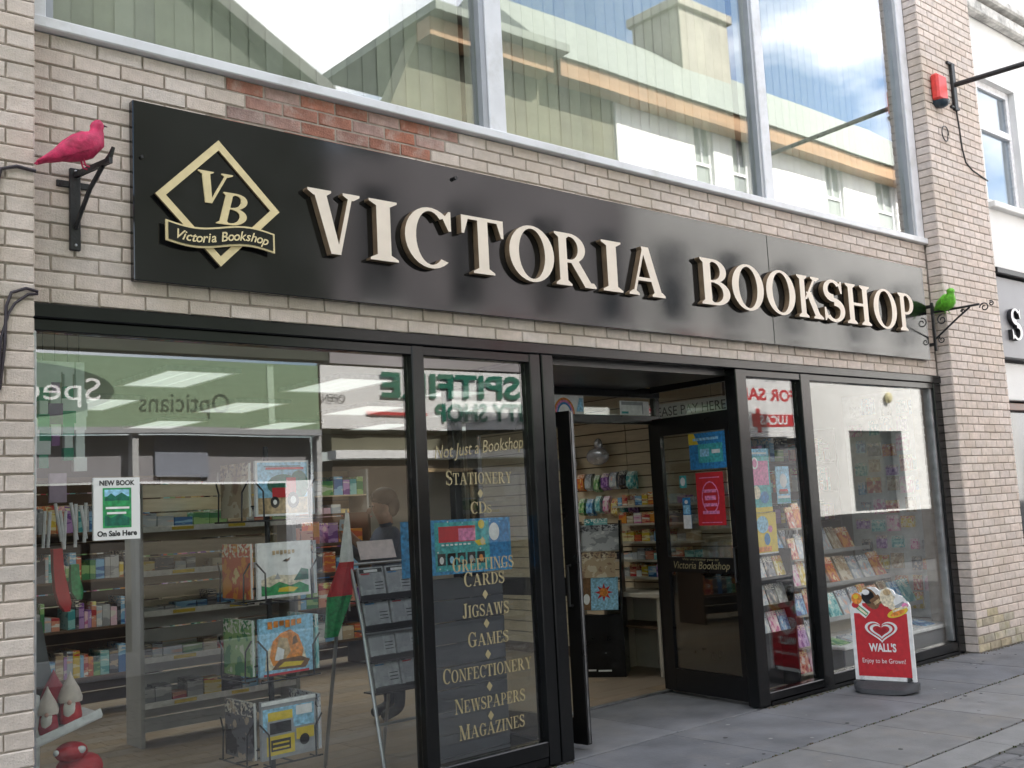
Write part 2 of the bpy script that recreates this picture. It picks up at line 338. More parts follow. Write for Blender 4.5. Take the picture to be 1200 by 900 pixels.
dgreen = flat('dark green print', (.01, .14, .09), var=.4, scale=48); black = flat('black print', (.015, .015, .018)); yellow = flat('yellow print', (.75, .55, .04)); skyb = flat('pale blue print', (.30, .58, .78), var=.4, scale=48)
orange = flat('orange print', (.75, .26, .04), var=.4, scale=48); brown = flat('brown print', (.18, .09, .04), var=.4, scale=48); pink = flat('pink print', (.70, .22, .42), var=.4, scale=48); teal = flat('teal print', (.06, .40, .42), var=.4, scale=48); greyp = flat('grey print', (.35, .36, .38)); tan = flat('tan print', (.50, .36, .2), var=.4, scale=48); creamp = flat('cream print', (.75, .66, .5), var=.4, scale=48)
PAL = {'blue': ((.04, .16, .42), (.25, .5, .75), (.7, .75, .8), (.8, .8, .8)), 'red': ((.45, .03, .04), (.7, .3, .2), (.8, .75, .7), (.85, .8, .3)), 'white': ((.75, .75, .74), (.5, .55, .62), (.8, .5, .4), (.1, .1, .15)),
       'yellow': ((.7, .5, .05), (.8, .7, .4), (.5, .2, .08), (.6, .05, .05)), 'green': ((.06, .25, .10), (.3, .5, .2), (.7, .75, .6), (.85, .85, .8)), 'pink': ((.6, .15, .35), (.8, .55, .65), (.8, .75, .7), (.9, .9, .9)),
       'orange': ((.75, .3, .04), (.6, .12, .05), (.85, .65, .3), (.9, .85, .7)), 'black': ((.02, .02, .03), (.15, .15, .18), (.5, .4, .3), (.75, .7, .6)), 'teal': ((.05, .33, .36), (.3, .6, .6), (.75, .78, .7), (.9, .9, .85)),
       'purple': ((.2, .07, .32), (.5, .3, .6), (.75, .65, .75), (.9, .85, .5)), 'cream': ((.68, .6, .46), (.5, .38, .25), (.35, .22, .15), (.15, .1, .08)), 'grey': ((.3, .31, .33), (.5, .51, .53), (.7, .7, .7), (.08, .08, .1))}
COV = {k: COVER('printed %s cover' % k, *v, seed=i*3.7) for i, (k, v) in enumerate(PAL.items())}

# ================================================================== THE SETTING: ground
PITCH = .0763
def slabs(name, x0, x1, y0, y1, top, thick, lens, mat, parent, gap=.008, offs=0, jit=.002):
    x = x0-offs; i = 0
    while x < x1-.05:
        l = lens[i % len(lens)]; xe = min(x+l, x1)
        if xe-max(x, x0) > .06:
            q = MB().cbox(max(x, x0)+gap/2, xe-gap/2, y0+gap/2, y1-gap/2, top-thick, top+random.uniform(-jit, jit), .005)
            q.build(name, mat, parent)
        x = xe; i += 1
g = MB().box(-250, 250, -250, 250, -.4, -.06).build('ground', M('street ground', (.10, .10, .105), .85, .2, 1.2), None); struct(g)
pv = struct(MB().box(-3, 16, -1.64, 1.06, -.06, -.012).build('pavement', joint))
slabs('paving_slab', -2.4, 15, -.905, -.02, 0, .02, (.92, .92, .9, .94), slate, pv, .004, .35, .0008)
slabs('paving_slab', 4.64, 6.62, 0, 1.04, 0, .02, (.99, .99), slate, pv, .003, 0, .0005)
slabs('paving_slab', -2.4, 15, -1.635, -.915, 0, .02, (.78, .92, .85, .7), slab2, pv, .007, .1)
kb = struct(MB().box(-3, 16, -1.9, -1.645, -.059, -.013).build('kerb', joint))
slabs('kerb_stone', -2.4, 15, -1.895, -1.65, 0, .02, (.92, .9), kerbm, kb, .006, .2)
st = struct(MB().box(-12, 30, -5.0, -1.905, -.058, -.016).build('street', joint))
rest = MB()
for r in range(28):
    y0 = -1.91-r*.105; o = (r % 2)*.1
    for k in range(60):
        x0 = 1.2+k*.205+o
        if y0 > -2.75 and 4.6 < x0 < 8.2: MB().cbox(x0+.005, x0+.2, y0-.099, y0, -.04, random.uniform(-.006, 0), .008).build('sett', settm, st)
        elif abs(x0-5) < 4.5: rest.box(x0+.005, x0+.2, y0-.099, y0, -.04, random.uniform(-.006, 0))
q = rest.build('setts', settm, st); q['kind'] = 'stuff'
fp = struct(MB().box(-12, 30, -6.45, -5.005, -.057, -.01).build('far_pavement', M('far paving', (.11, .11, .115), .8, .2, 2.5)))

rr = random.Random(77); gm = MB()
for k in range(90):
    x, y_, r_g = rr.uniform(3.5, 12), rr.uniform(-1.55, -.08), rr.uniform(.007, .017)
    gm.lathe((x, y_, .0012), [(r_g, 0), (r_g*.9, .0016), (r_g*.3, .002)], 9, rr.randrange(2))
q = gm.build('gum_spots', [M('old gum pale', (.24, .24, .24), .8), M('old gum dark', (.045, .045, .047), .8)], pv); q['kind'] = 'stuff'
gr = MB()
for k in range(900):
    x = rr.choice((rr.uniform(1.5, 4.6), rr.uniform(6.6, 10.9), rr.uniform(6.6, 10.9))); yb = -.155 if x > 9.74 else -.035; y_ = yb-abs(rr.gauss(0, .016)); r_g = rr.uniform(.0015, .006)
    gr.box(x-r_g, x+r_g, y_-r_g, y_+r_g*.7, .0, r_g*1.1, rr.randrange(3))
for k in range(700):
    x = rr.uniform(4.5, 12); y_ = rr.choice((-.91, -.91, -1.64, -1.9))+rr.gauss(0, .006); r_g = rr.uniform(.0015, .005); gr.box(x-r_g, x+r_g, y_-r_g, y_+r_g, -.008, r_g*.6, rr.randrange(3))
q = gr.build('grit', [M('grit grey', (.16, .155, .14), .9), M('grit brown', (.11, .08, .05), .9), M('moss crumb', (.06, .075, .03), .95)], pv); q['kind'] = 'stuff'

# ================================================================== THE BOOKSHOP BUILDING
B = thing('bookshop_building', 'pale brick shop building with black shopfront and wide upstairs window', 'building', (5.6, 0, 0))
bm_cache = {}
def brick_mesh(Lb, var, mat, depth=.10):
    k = (round(Lb, 3), var, mat.name)
    if k in bm_cache: return bm_cache[k]
    rr = random.Random(var*17+int(Lb*1000)); h = .0675; c = .004
    j = lambda s=.0022: rr.uniform(-s, s)
    a = [(-Lb/2, -h/2), (Lb/2, -h/2), (Lb/2, h/2), (-Lb/2, h/2)]
    back = [(x, depth, z) for x, z in a]; mid = [(x+j(), c+j(.001), z+j()) for x, z in a]
    fro = [(x*(1-2*c/Lb)+j(), j(.0012), z*(1-2*c/h)+j(.0014)) for x, z in a]
    b = MB(); b.add(back+mid+fro, [(0, 1, 5, 4), (1, 2, 6, 5), (2, 3, 7, 6), (3, 0, 4, 7), (4, 5, 9, 8), (5, 6, 10, 9), (6, 7, 11, 10), (7, 4, 8, 11), (8, 9, 10, 11)])
    me = bpy.data.meshes.new('brick'); me.from_pydata(b.v, [], b.f); me.update(); me.materials.append(mat); bm_cache[k] = me; return me
def lay(x0, x1, odd, full=.2215):
    """stretcher bond between x0 and x1 -> list of (x centre, length)"""
    o = []; x = x0; first = True
    while x < x1-.02:
        l = full*(.5 if (odd and first) else 1); first = False
        e = min(x+l, x1)
        if x1-e < .05: e = x1
        if e-x > .03: o.append(((x+e)/2, e-x-.009))
        x = e
    return o
def put_brick(mb, xc, Lb, y, z, mat, rot=0):
    me = brick_mesh(Lb, random.randrange(5), mat)
    mt = Matrix.Translation((xc, y, z)) @ Matrix.Rotation(rot, 4, 'Z')
    mb.add([mt @ v.co for v in me.vertices], [tuple(p.vertices) for p in me.polygons])
# fascia wall over the shopfront, brick by brick
wall = MB().box(1.41, 9.74, .009, .30, 2.617, 3.912).build('brick_wall', mortar, B)
for c in range(17):
    z = 2.617+(c+.5)*PITCH
    for xc, Lb in lay(1.41, 9.74, c % 2 == 0):
        x0, x1 = xc-Lb/2, xc+Lb/2
        if x0 > 1.95 and x1 < 9.5 and 2.80 < z-.03 and z+.03 < 3.62: continue
        isred = False
        if z > 3.6:
            a = (2.28, 3.45) if c == 13 else (2.12, 3.75) if c == 14 else (2.55, 3.95) if c == 15 else (2.45, 3.88)
            isred = a[0] < xc < a[1] and random.random() > .06
        inst('brick', brick_mesh(Lb, random.randrange(6), redbr if isred else brickm), Matrix.Translation((xc+random.uniform(-.001, .001), random.uniform(0, .002)+(.004 if isred else 0), z)), wall)
# left pier
pier = MB().box(.3, 1.405, -.141, .30, 0, 7.6).build('brick_pier', mortar, B)
mb = MB(); ind = 0
for c in range(99):
    z = (c+.5)*PITCH+.004; x = 1.41; first = True
    while x > .32:
        l = .2215*(.55 if (c % 2 and first) else 1); first = False; x0 = max(x-l, .3)
        if z < 4.15 and x > 1.17: inst('brick', brick_mesh(round(x-x0-.009, 3), random.randrange(6), brickm), Matrix.Translation(((x+x0)/2, -.15+random.uniform(0, .002), z)), pier); ind += 1
        else: put_brick(mb, (x+x0)/2, x-x0-.009, -.15, z, brickm)
        x = x0
    put_brick(mb, 1.41, .128, -.082, z, brickm, rad(90))
q = mb.build('brickwork', brickm, pier); q['kind'] = 'stuff'
# right pier
mo = MB(); pier2 = MB().box(9.752, 10.90, -.141, .30, 0, 7.6).build('brick_pier', mortar, B)
mb = MB()
for c in range(99):
    z = (c+.5)*PITCH+.004
    for xc, Lb in lay(9.742, 10.905, c % 2): put_brick(mo if c < 2 or (c < 5 and random.random() < .45) else mb, xc, Lb, -.15, z, brickm)
    put_brick(mb, 9.742, .135, -.075, z, brickm, rad(-90))
q = mb.build('brickwork', brickm, pier2); q['kind'] = 'stuff'; q = mo.build('mossy_brickwork', mossbr, pier2); q['kind'] = 'stuff'
# wall over the upstairs window, flat roof, back and floor slabs
top = MB().box(1.41, 9.74, .009, .30, 6.62, 7.6).build('brick_wall', mortar, B); mb = MB()
for c in range(12):
    for xc, Lb in lay(1.41, 9.74, c % 2): put_brick(mb, xc, Lb, 0, 6.625+(c+.5)*PITCH, brickm)
q = mb.build('brickwork', brickm, top); q['kind'] = 'stuff'
MB().box(.3, 10.9, -.16, 9.0, 7.605, 7.8).build('roof', M('roof felt', (.1, .1, .1), .9, .2, 3), B)
inner = M('inner plaster', (.36, .34, .30), .85, .06, 2)
MB().box(.6, 1.20, .31, 8.6, .01, 7.55).box(10.5, 10.9, .31, 8.6, .01, 7.55).box(1.205, 10.495, 8.4, 8.7, .01, 7.55).build('inner_wall', inner, B)
MB().box(1.205, 10.495, .31, 8.39, 2.78, 3.88).build('floor_slab', inner, B)

# upstairs window: frame, panes
wf = MB()
wf.cbox(1.412, 9.738, -.045, .14, 3.916, 3.972, .006)
for x0, x1 in ((1.42, 1.50), (4.21, 4.35), (7.15, 7.27), (9.60, 9.735)): wf.cbox(x0, x1, -.012, .12, 3.975, 6.6, .005)
wf.box(1.42, 9.735, -.01, .12, 6.56, 6.619)
wfo = wf.build('window_frame', whitefr, B)
for x0, x1 in ((4.165, 4.207), (7.11, 7.147), (9.555, 9.597), (1.503, 1.535)): MB().box(x0, x1, .0, .1, 3.975, 6.555).build('frame_strip', greyfr, wfo)
g1 = GLASS("upstairs glass", 3.6, (.95, .97, .96), .0035, .5)
for i, (x0, x1) in enumerate(((1.536, 4.164), (4.352, 7.109), (7.272, 9.554))):
    MB().box(x0, x1, .045, .057, 3.974, 6.555).build('pane', g1, wfo)
slatm = M('blind slat fabric', (.50, .52, .42), .85, .06, 12, rnd=.12)
sl = MB()
for k in range(5): pass
prof = [(-.063, 0), (-.03, -.003), (0, -.004), (.03, -.003), (.063, 0)]
sl.loft([[V((x, y, -2.45)) for x, y in prof]+[V((x, y+.0015, -2.45)) for x, y in prof[::-1]], [V((x, y, 0)) for x, y in prof]+[V((x, y+.0015, 0)) for x, y in prof[::-1]]])
sme = sl.build('tmp', slatm); slmesh = sme.data; bpy.data.objects.remove(sme)
for (x0, x1), nm in zip(((1.5, 4.2), (4.25, 7.2), (7.25, 9.7)), ('behind the left upstairs pane', 'behind the middle upstairs pane', 'behind the right upstairs pane')):
    vb = thing('vertical_blind', 'greenish cream vertical blind %s' % nm, 'blind', ((x0+x1)/2, .25, 6.5), 'vertical blinds upstairs')
    MB().box(x0, x1, .235, .285, 6.5, 6.54).build('head_rail', whitefr, vb)
    x = x0+.05
    while x < x1:
        inst('slat', slmesh, Matrix.Translation((x, .26, 6.49)) @ Matrix.Rotation(rad(4+random.uniform(-2.5, 2.5)), 4, 'Z'), vb); x += .108

# ------------------------------------------------------------------ shopfront frame
sf = MB()
sf.cbox(1.412, 9.738, -.035, .075, 2.545, 2.614, .006)          # head, upper member
sf.cbox(1.412, 4.60, -.018, .07, 2.487, 2.543, .005); sf.cbox(6.55, 9.738, -.018, .07, 2.487, 2.543, .005)
for x0, x1 in ((3.513, 3.60), (4.425, 4.515), (6.535, 6.67), (7.395, 7.53), (9.60, 9.735)): sf.cbox(x0, x1, -.025, .085, .01, 2.545, .006)
sf.cbox(4.52, 4.62, -.035, .10, .01, 2.545, .006)
sf.cbox(3.602, 4.423, -.02, .075, .06, .155, .006); sf.cbox(1.50, 3.511, -.02, .075, .06, .155, .006)
sf.cbox(6.672, 7.393, -.02, .075, .035, .10, .006); sf.cbox(7.532, 9.598, -.02, .075, .035, .12, .006)
sf.box(1.5, 4.42, -.012, .07, .002, .058); sf.box(6.675, 9.6, -.03, .07, .002, .033)
sfo = sf.build('shopfront_frame', blackal, B)
MB().cbox(1.414, 1.452, -.03, .07, .01, 2.485, .004).build('aluminium_trim', alu, sfo)
MB().box(9.56, 9.598, .0, .07, .13, 2.486).build('aluminium_trim', alu, sfo)
g2b = GLASS('display window glass', 1.35, (.97, .98, .975), .005, .6)
g2 = GLASS('shop window glass', 1.75, (.955, .97, .965), .006, .6)
for x0, x1, z0 in ((1.453, 3.512, .156), (3.601, 4.424, .156), (6.671, 7.394, .101), (7.531, 9.56, .121)):
    MB().box(x0, x1, .022, .031, z0, 2.486).build('pane', g2b if x0 > 6 else g2, sfo)
# entrance lobby: soffit, side returns, transom, threshold
MB().box(4.622, 6.533, .08, 1.04, 2.50, 2.56).build('lobby_soffit', M('lobby soffit', (.03, .03, .032), .35, .2, 3), B)
lob = MB(); 
lob.cbox(4.55, 6.86, 1.03, 1.10, 2.215, 2.285, .005); lob.cbox(4.55, 6.86, 1.03, 1.10, 2.44, 2.52, .005)
lob.cbox(4.60, 4.69, 1.03, 1.10, .01, 2.215, .005); lob.cbox(6.76, 6.85, 1.03, 1.10, .01, 2.215, .005)
lob.box(4.56, 4.61, 1.035, 1.095, 2.286, 2.439); lob.box(6.80, 6.85, 1.035, 1.095, 2.286, 2.439)
fr_ret = F((6.655, .09, 0), (.10, .94, 0), (0, 0, 1))
lob.fbox(fr_ret, 0, .94, 2.20, 2.25, -.02, .03); lob.fbox(fr_ret, 0, .94, 2.475, 2.53, -.02, .03); lob.fbox(fr_ret, .90, .945, .02, 2.2, -.02, .03); lob.fbox(fr_ret, 0, .94, .02, .10, -.02, .03)
lo = lob.build('lobby_frame', blackfr, B)
MB().fbox(fr_ret, .01, .89, .101, 1.02, -.004, .010).build('darkening_panel', blackfr, lo); MB().fbox(fr_ret, .01, .89, 1.021, 2.199, 0, .008).build('pane', g2, lo); MB().fbox(fr_ret, .01, .93, 2.251, 2.474, 0, .008).build('pane', g2, lo)  # black panel added behind the door leaf to darken its lower glass
fr_l = F((4.57, .105, 0), (.06, .94, 0), (0, 0, 1)); MB().fbox(fr_l, 0, .93, .02, .1, -.02, .03).fbox(fr_l, 0, .93, 2.45, 2.53, -.02, .03).build('side_rail', blackfr, lo); MB().fbox(fr_l, 0, .93, .101, 2.449, 0, .008).build('pane', g2, lo)
MB().box(4.61, 6.80, 1.06, 1.068, 2.286, 2.439).build('pane', g2, lo)
MB().cbox(4.69, 6.76, 1.02, 1.07, .0, .012, .004).build('threshold', alu, lo)
# doors: leaf built in its own plane
def door(hx, hy, ex, ey, z0, side, lettering):
    d = V((ex-hx, ey-hy, 0)); Ld = d.length
    fr = F((hx, hy, 0), d, (0, 0, 1)); q = MB(); t0, t1 = -.022, .022
    q.fbox(fr, 0, .10, z0, 2.20, t0, t1); q.fbox(fr, Ld-.105, Ld, z0, 2.20, t0, t1)
    q.fbox(fr, .1005, Ld-.1055, 2.10, 2.199, t0+.001, t1-.001); q.fbox(fr, .1005, Ld-.1055, .98, 1.10, t0+.001, t1-.001); q.fbox(fr, .1005, Ld-.1055, z0+.001, .20, t0+.001, t1-.001)
    o = q.build('door', blackfr, B)
    MB().fbox(fr, Ld+.0005, Ld+.004, z0+.01, 2.19, -.006, .010).build('edge_strip', dalu, o)
    MB().fbox(fr, .101, Ld-.106, .201, .979, -.004, .004).build('pane', g2, o); MB().fbox(fr, .101, Ld-.106, 1.101, 2.099, -.004, .004).build('pane', g2, o)
    h = MB(); a = Ld-.055
    for s_ in (-1, 1): h.tube([fr.p(a, .92, s_*.03), fr.p(a, .92, s_*.065), fr.p(a, 1.18, s_*.065), fr.p(a, 1.18, s_*.03)], .011, 8)
    h.build('handle', iron, o, True)
    return o, fr, Ld
dl, frl, Ll = door(4.73, 1.02, 4.885, .10, .035, 1, 0)
dr, frr, Lr = door(6.735, 1.02, 6.64, .085, .02, -1, 1)
n = F(frr.p(0, 0, 0), -frr.u, (0, 0, 1)); n = F(frr.o+frr.u*Lr, -frr.u, (0, 0, 1)) if n.n.x > 0 else n
fdr = F(frr.o, frr.u, (0, 0, 1)) if frr.n.x < 0 else F(frr.o+frr.u*Lr, -frr.u, (0, 0, 1))
text('lettering', 'Victoria Bookshop', fdr, Lr/2, 1.035, .085, goldtxt, dr, .0235, 0, .25, width=.62)
text('lettering', 'We welcome you to', fdr, Lr/2, 1.085, .03, goldtxt, dr, .0235, 0, .2, width=.4)

# ------------------------------------------------------------------ gold lettering on the second pane
fg = F((0, .0215, 0))
for s_, xc, zc, h, wd in (('STATIONERY', 4.01, 1.725, .085, .54), ('CDs', 4.01, 1.55, .085, .17), ('GREETINGS', 4.01, 1.215, .085, .50), ('CARDS', 4.01, 1.125, .085, .33), ('JIGSAWS', 4.01, .945, .085, .38), ('GAMES', 4.02, .775, .085, .33), ('CONFECTIONERY', 4.01, .592, .085, .72), ('NEWSPAPERS', 4.015, .412, .085, .57), ('MAGAZINES', 4.02, .262, .085, .53)):
    serif_line(MB(), s_, fg, xc, zc+.006, h*.82, wd*.94, .0012, 1.2 if s_ != 'CDs' else 1.0).build('lettering', [goldtxt], sfo)
for zc in (1.675, 1.39, 1.075, .905, .725, .54, .372):
    MB().prism(fg, [(4.01, zc-.028), (4.032, zc), (4.01, zc+.028), (3.988, zc)], .0006, .0014).build('diamond_mark', goldtxt, sfo)
fgt = F((4.02, .0215, 1.95), (1, 0, .09), (-.09, 0, 1)); text('lettering', 'Not Just a Bookshop', fgt, 0, 0, .11, goldtxt, sfo, .0012, 0, .35, width=.70)

# ================================================================== SHOP SIGN
SG = thing('shop_sign', 'long gloss black fascia sign with raised cream capital letters', 'shop sign', (5.7, 0, 2.757))
MB().cbox(1.89, 7.045, -.05, -.003, 2.757, 3.655, .004).build('panel', signblk, SG); MB().cbox(7.05, 9.556, -.048, -.003, 2.757, 3.655, .004).build('panel', signblk, SG)
fs = F((0, -.05, 0))
for ch, x0, x1 in (('V', 2.816, 3.145), ('I', 3.206, 3.396), ('C', 3.446, 3.783), ('T', 3.863, 4.194), ('O', 4.238, 4.62), ('R', 4.631, 4.996), ('I', 5.065, 5.258), ('A', 5.321, 5.696),
                   ('B', 6.108, 6.448), ('O', 6.48, 6.882), ('O', 6.916, 7.311), ('K', 7.346, 7.703), ('S', 7.725, 8.037), ('H', 8.067, 8.455), ('O', 8.512, 8.906), ('P', 8.949, 9.215)):
    letter_mb(MB(), ch, fs, x0, x1, 3.0, .352, .003, .05).build('letter', [cream, goldsd], SG)
MB().tube([(3.86, -.055, 3.585), (3.86, -.075, 3.585)], .012, 8).build('stud', iron, SG); MB().tube([(1.93, -.052, 3.37), (1.93, -.062, 3.37)], .009, 8).build('stud', iron, SG)
em = thing('emblem', '', '', (2.32, -.05, 2.86)); del em['label']; del em['category']; em.parent = SG; em.matrix_parent_inverse = parent_inv(SG)
dia = [(2.318, 2.862), (2.654, 3.192), (2.318, 3.52), (1.984, 3.19)]; cx, cz = 2.318, 3.19
inn = [(cx+(a-cx)*.84, cz+(b-cz)*.84) for a, b in dia]
db = MB().prism(fs, dia, .003, .02, 1)
for i in range(4):
    j = (i+1) % 4; db.prism(fs, [dia[i], dia[j], inn[j], inn[i]], .0205, .034, 0, 2)
db.build('diamond_plate', [goldface, signblk, goldsd], em)
sh = .26
q = MB(); letter_mb(q, 'V', F((0, -.071, 0)), 2.195-.03, 2.355, 3.185, .165, 0, .008, sh, 0); q.build('letter', [goldface], em)
q = MB(); letter_mb(q, 'B', F((0, -.071, 0)), 2.30, 2.455, 3.085, .17, 0, .008, sh, 0); q.build('letter', [goldface], em)
def wave(a): return 3.013-.02*math.sin(a*2*math.pi)
rb = MB(); n = 24; x0, x1 = 2.03, 2.615
def band(d0, d1, c0, c1, mi, e0=0, e1=1):
    for i in range(n):
        a, b = e0+(e1-e0)*i/n, e0+(e1-e0)*(i+1)/n
        xa, xb = x0+(x1-x0)*a, x0+(x1-x0)*b
        rb.prism(fs, [(xa, wave(a)+d0), (xb, wave(b)+d0), (xb, wave(b)+d1), (xa, wave(a)+d1)], c0, c1, mi)
band(-.052, .052, .036, .046, 0); band(-.042, .042, .0462, .050, 1, .02, .98)
rb.build('ribbon', [goldface, signblk], em)
word = 'Victoria Bookshop'; wob = [.7, .35, .55, .45, .6, .5, .35, .6, .4, .75, .6, .6, .65, .55, .65, .6, .65]; tot = sum(wob); acc = 0
for ch, wd in zip(word, wob):
    a = (acc+wd/2)/tot*.86+.07; acc += wd
    if ch != ' ':
        sl_ = (wave(a+.01)-wave(a-.01))/((x1-x0)*.02)
        text('letter', ch, F((x0+(x1-x0)*a, -.1, wave(a)-.004), (1, 0, sl_), (-sl_, 0, 1)), 0, 0, .068, goldface, em, .0008, 0, .3, bold=.001)

# ================================================================== THINGS ON THE WALL
# left bracket and pink pigeon
br = thing('wall_bracket', 'black iron bracket under the pink pigeon, left of the sign', 'bracket', (1.63, 0, 2.88))
MB().cbox(1.602, 1.652, -.022, -.002, 2.875, 3.27, .004).build('back_plate', iron, br)
MB().cbox(1.545, 1.70, -.012, -.003, 3.175, 3.207, .003).tube([(1.565, -.012, 3.191), (1.565, -.016, 3.191)], .008, 8).build('cross_plate', iron, br)
MB().fbox(F((1.628, -.02, 3.235), (.06, -.3, 0), (0, 0, 1)), 0, .30, -.012, .014, -.009, .009).build('arm', iron, br)
MB().tube([(1.628, -.022, 2.98), (1.633, -.06, 3.03), (1.65, -.15, 3.14), (1.672, -.25, 3.222)], .011, 6).build('brace', iron, br, True)
MB().tube([(1.676, -.28, 3.235), (1.69, -.30, 3.262), (1.70, -.31, 3.30)], [.012, .012, .008], 6).build('finial', iron, br, True)
for zz in (2.90, 3.255): MB().ell((1.628, -.024, zz), .007, .004, .007, 8, 4).build('screw', alu, br)
pinkm = M('bright pink paint', (.50, .022, .095), .6, .35, 30, .5, 38, dirt=(.30, .015, .05), dscale=14)
def bird(name, label, mat, beak, base, ang, scale, legs, fat=1.0, tilt=0):
    t = thing(name, label, 'bird ornament', base)
    mt = Matrix.Translation(base) @ Matrix.Rotation(ang, 4, 'Z') @ Matrix.Rotation(-tilt, 4, 'Y') @ Matrix.Scale(scale, 4)
    path = [(-.20, .045, .018, .006), (-.15, .058, .026, .010), (-.10, .078, .036, .026), (-.05, .093, .046, .043), (0, .105, .052, .053), (.05, .118, .050, .055), (.085, .140, .040, .047), (.105, .168, .026, .030), (.113, .188, .023, .024), (.118, .205, .027, .026), (.124, .220, .024, .022), (.130, .234, .011, .010)]
    q = MB(); rings = []
    for i, (x, z, ry, rz) in enumerate(path):
        tl = min(1, max(0, (x-.06)/.05)); d = V((1-.75*tl, 0, .25+.75*tl)).normalized(); up = V((-d.z, 0, d.x))
        rings.append([mt @ (V((x, 0, z))+V((0, 1, 0))*ry*fat*math.cos(2*math.pi*k/14)+up*rz*fat*math.sin(2*math.pi*k/14)) for k in range(14)])
    q.loft(rings); q.build('body', mat, t, True)
    for s_ in (-1, 1):
        ww = MB(); rr = []
        for x, z, ry, rz in ((.06, .115, .008, .03), (.02, .112, .012, .042), (-.05, .098, .013, .040), (-.11, .078, .010, .026), (-.17, .060, .006, .010), (-.205, .05, .003, .004)):
            off = .046*fat*(1-max(0, -x-.02)*3.2)
            rr.append([mt @ V((x, s_*off+ry*math.cos(2*math.pi*k/10), z+rz*math.sin(2*math.pi*k/10))) for k in range(10)])
        ww.loft(rr); ww.build('wing', mat, t, True)
        if legs: MB().tube([mt @ V((.01, s_*.02, .065)), mt @ V((.012, s_*.021, .012)), mt @ V((.03, s_*.022, .004))], .005*scale, 6).build('leg', mat, t, True)
        MB().ell(mt @ V((.128, s_*.0235, .214)), .0035*scale, .0025*scale, .0035*scale, 8, 5).build('eye', M('bird eye', (.02, .02, .02), .2), t, True)
    MB().tube([mt @ V((.136, 0, .210)), mt @ V((.152, 0, .206)), mt @ V((.168, 0, .200))], [.008*scale, .006*scale, .002*scale], 8).build('beak', beak, t, True)
    return t
bird('pink_pigeon', 'bright pink pigeon ornament perched on the left wall bracket', pinkm, M('beak', (.12, .05, .08), .5), (1.578, -.262, 3.188), rad(-4), .93, True, 1.25, rad(13))
# green bird on scroll bracket
sb = thing('scroll_bracket', 'black wrought iron bracket with scrolls under the lime green bird', 'bracket', (9.64, 0, 2.85))
MB().cbox(9.63, 9.66, -.075, -.052, 2.85, 3.32, .004).build('back_bar', iron, sb); MB().box(9.635, 9.655, -.051, -.001, 3.27, 3.30).box(9.635, 9.655, -.051, -.001, 2.90, 2.93).build('spacer', iron, sb)
MB().tube([(9.645, -.075, 3.225), (9.645, -.52, 3.225)], .011, 6).build('arm', iron, sb)
def scroll(c, r0, turns, start, sgn=1, n=26): return [(9.645, c[0]+sgn*(r0*(1-.75*i/n))*math.cos(start+turns*2*math.pi*i/n), c[1]+(r0*(1-.75*i/n))*math.sin(start+turns*2*math.pi*i/n)) for i in range(n+1)]
MB().tube([(9.645, -.075, 2.97), (9.645, -.16, 3.03), (9.645, -.30, 3.13), (9.645, -.43, 3.215)], .009, 6).build('brace', iron, sb, True)
for c, r0, st_, sg in (((-.565, 3.19), .045, 0, 1), ((-.63, 3.215), .025, 1, 1), ((-.13, 2.95), .035, 2, -1), ((-.36, 3.185), .022, 0, 1), ((-.15, 3.14), .05, 1.5, -1)): MB().tube(scroll(c, r0, 1.3, st_, sg), .006, 6).build('scroll', iron, sb, True)
lime = M('lime green paint', (.15, .52, .035), .6, .35, 30, .5, 38)
bird('green_bird', 'lime green bird ornament on the scroll bracket beside the sign', lime, lime, (9.645, -.20, 3.19), rad(-125), .95, True, 1.5)
# alarm box and projecting sign arm on the right pier
al = thing('alarm_box', 'red burglar alarm box with dark base on the right brick pier', 'alarm box', (9.97, -.15, 5.30))
MB().cbox(9.875, 10.075, -.235, -.151, 5.37, 5.64, .02).build('cover', flat('alarm red', (.72, .06, .05), .35), al)
q = MB().lathe((9.975, -.195, 5.30), [(.02, 0), (.06, .015), (.085, .045), (.09, .066)], 14); q.build('strobe', flat('strobe', (.03, .05, .07), .2), al, True)
ar = thing('projecting_arm', 'black steel arm of a hanging sign on the right brick pier', 'sign arm', (10.345, -.15, 5.38))
MB().cbox(10.31, 10.38, -.185, -.151, 5.36, 5.86, .005).build('mount_bar', iron, ar)
MB().cbox(10.25, 10.40, -.178, -.151, 5.84, 5.87, .004).cbox(10.25, 10.42, -.178, -.151, 5.375, 5.40, .004).build('fixing_strap', iron, ar)
MB().tube([(10.345, -.18, 5.63), (10.47, -2.2, 5.60)], .026, 10).build('arm', iron, ar)
ca = [(10.37, -.16, 5.36), (10.40, -.157, 5.20), (10.42, -.156, 4.98), (10.47, -.156, 4.84), (10.60, -.156, 4.78), (10.93, -.156, 4.72)]
tag(MB().tube(ca, .008, 6).build('cable', iron, None, True), 'thin black cable running down from the sign arm on the right pier', 'cable')
tag(MB().tube([(10.06+.085*math.cos(a*.35), -.157-.02*math.sin(a*.2), 5.06+.075*math.sin(a*.35)) for a in range(0, 20)], .006, 6).build('cable', iron, None, True), 'small loop of loose cable below the red alarm box', 'cable')
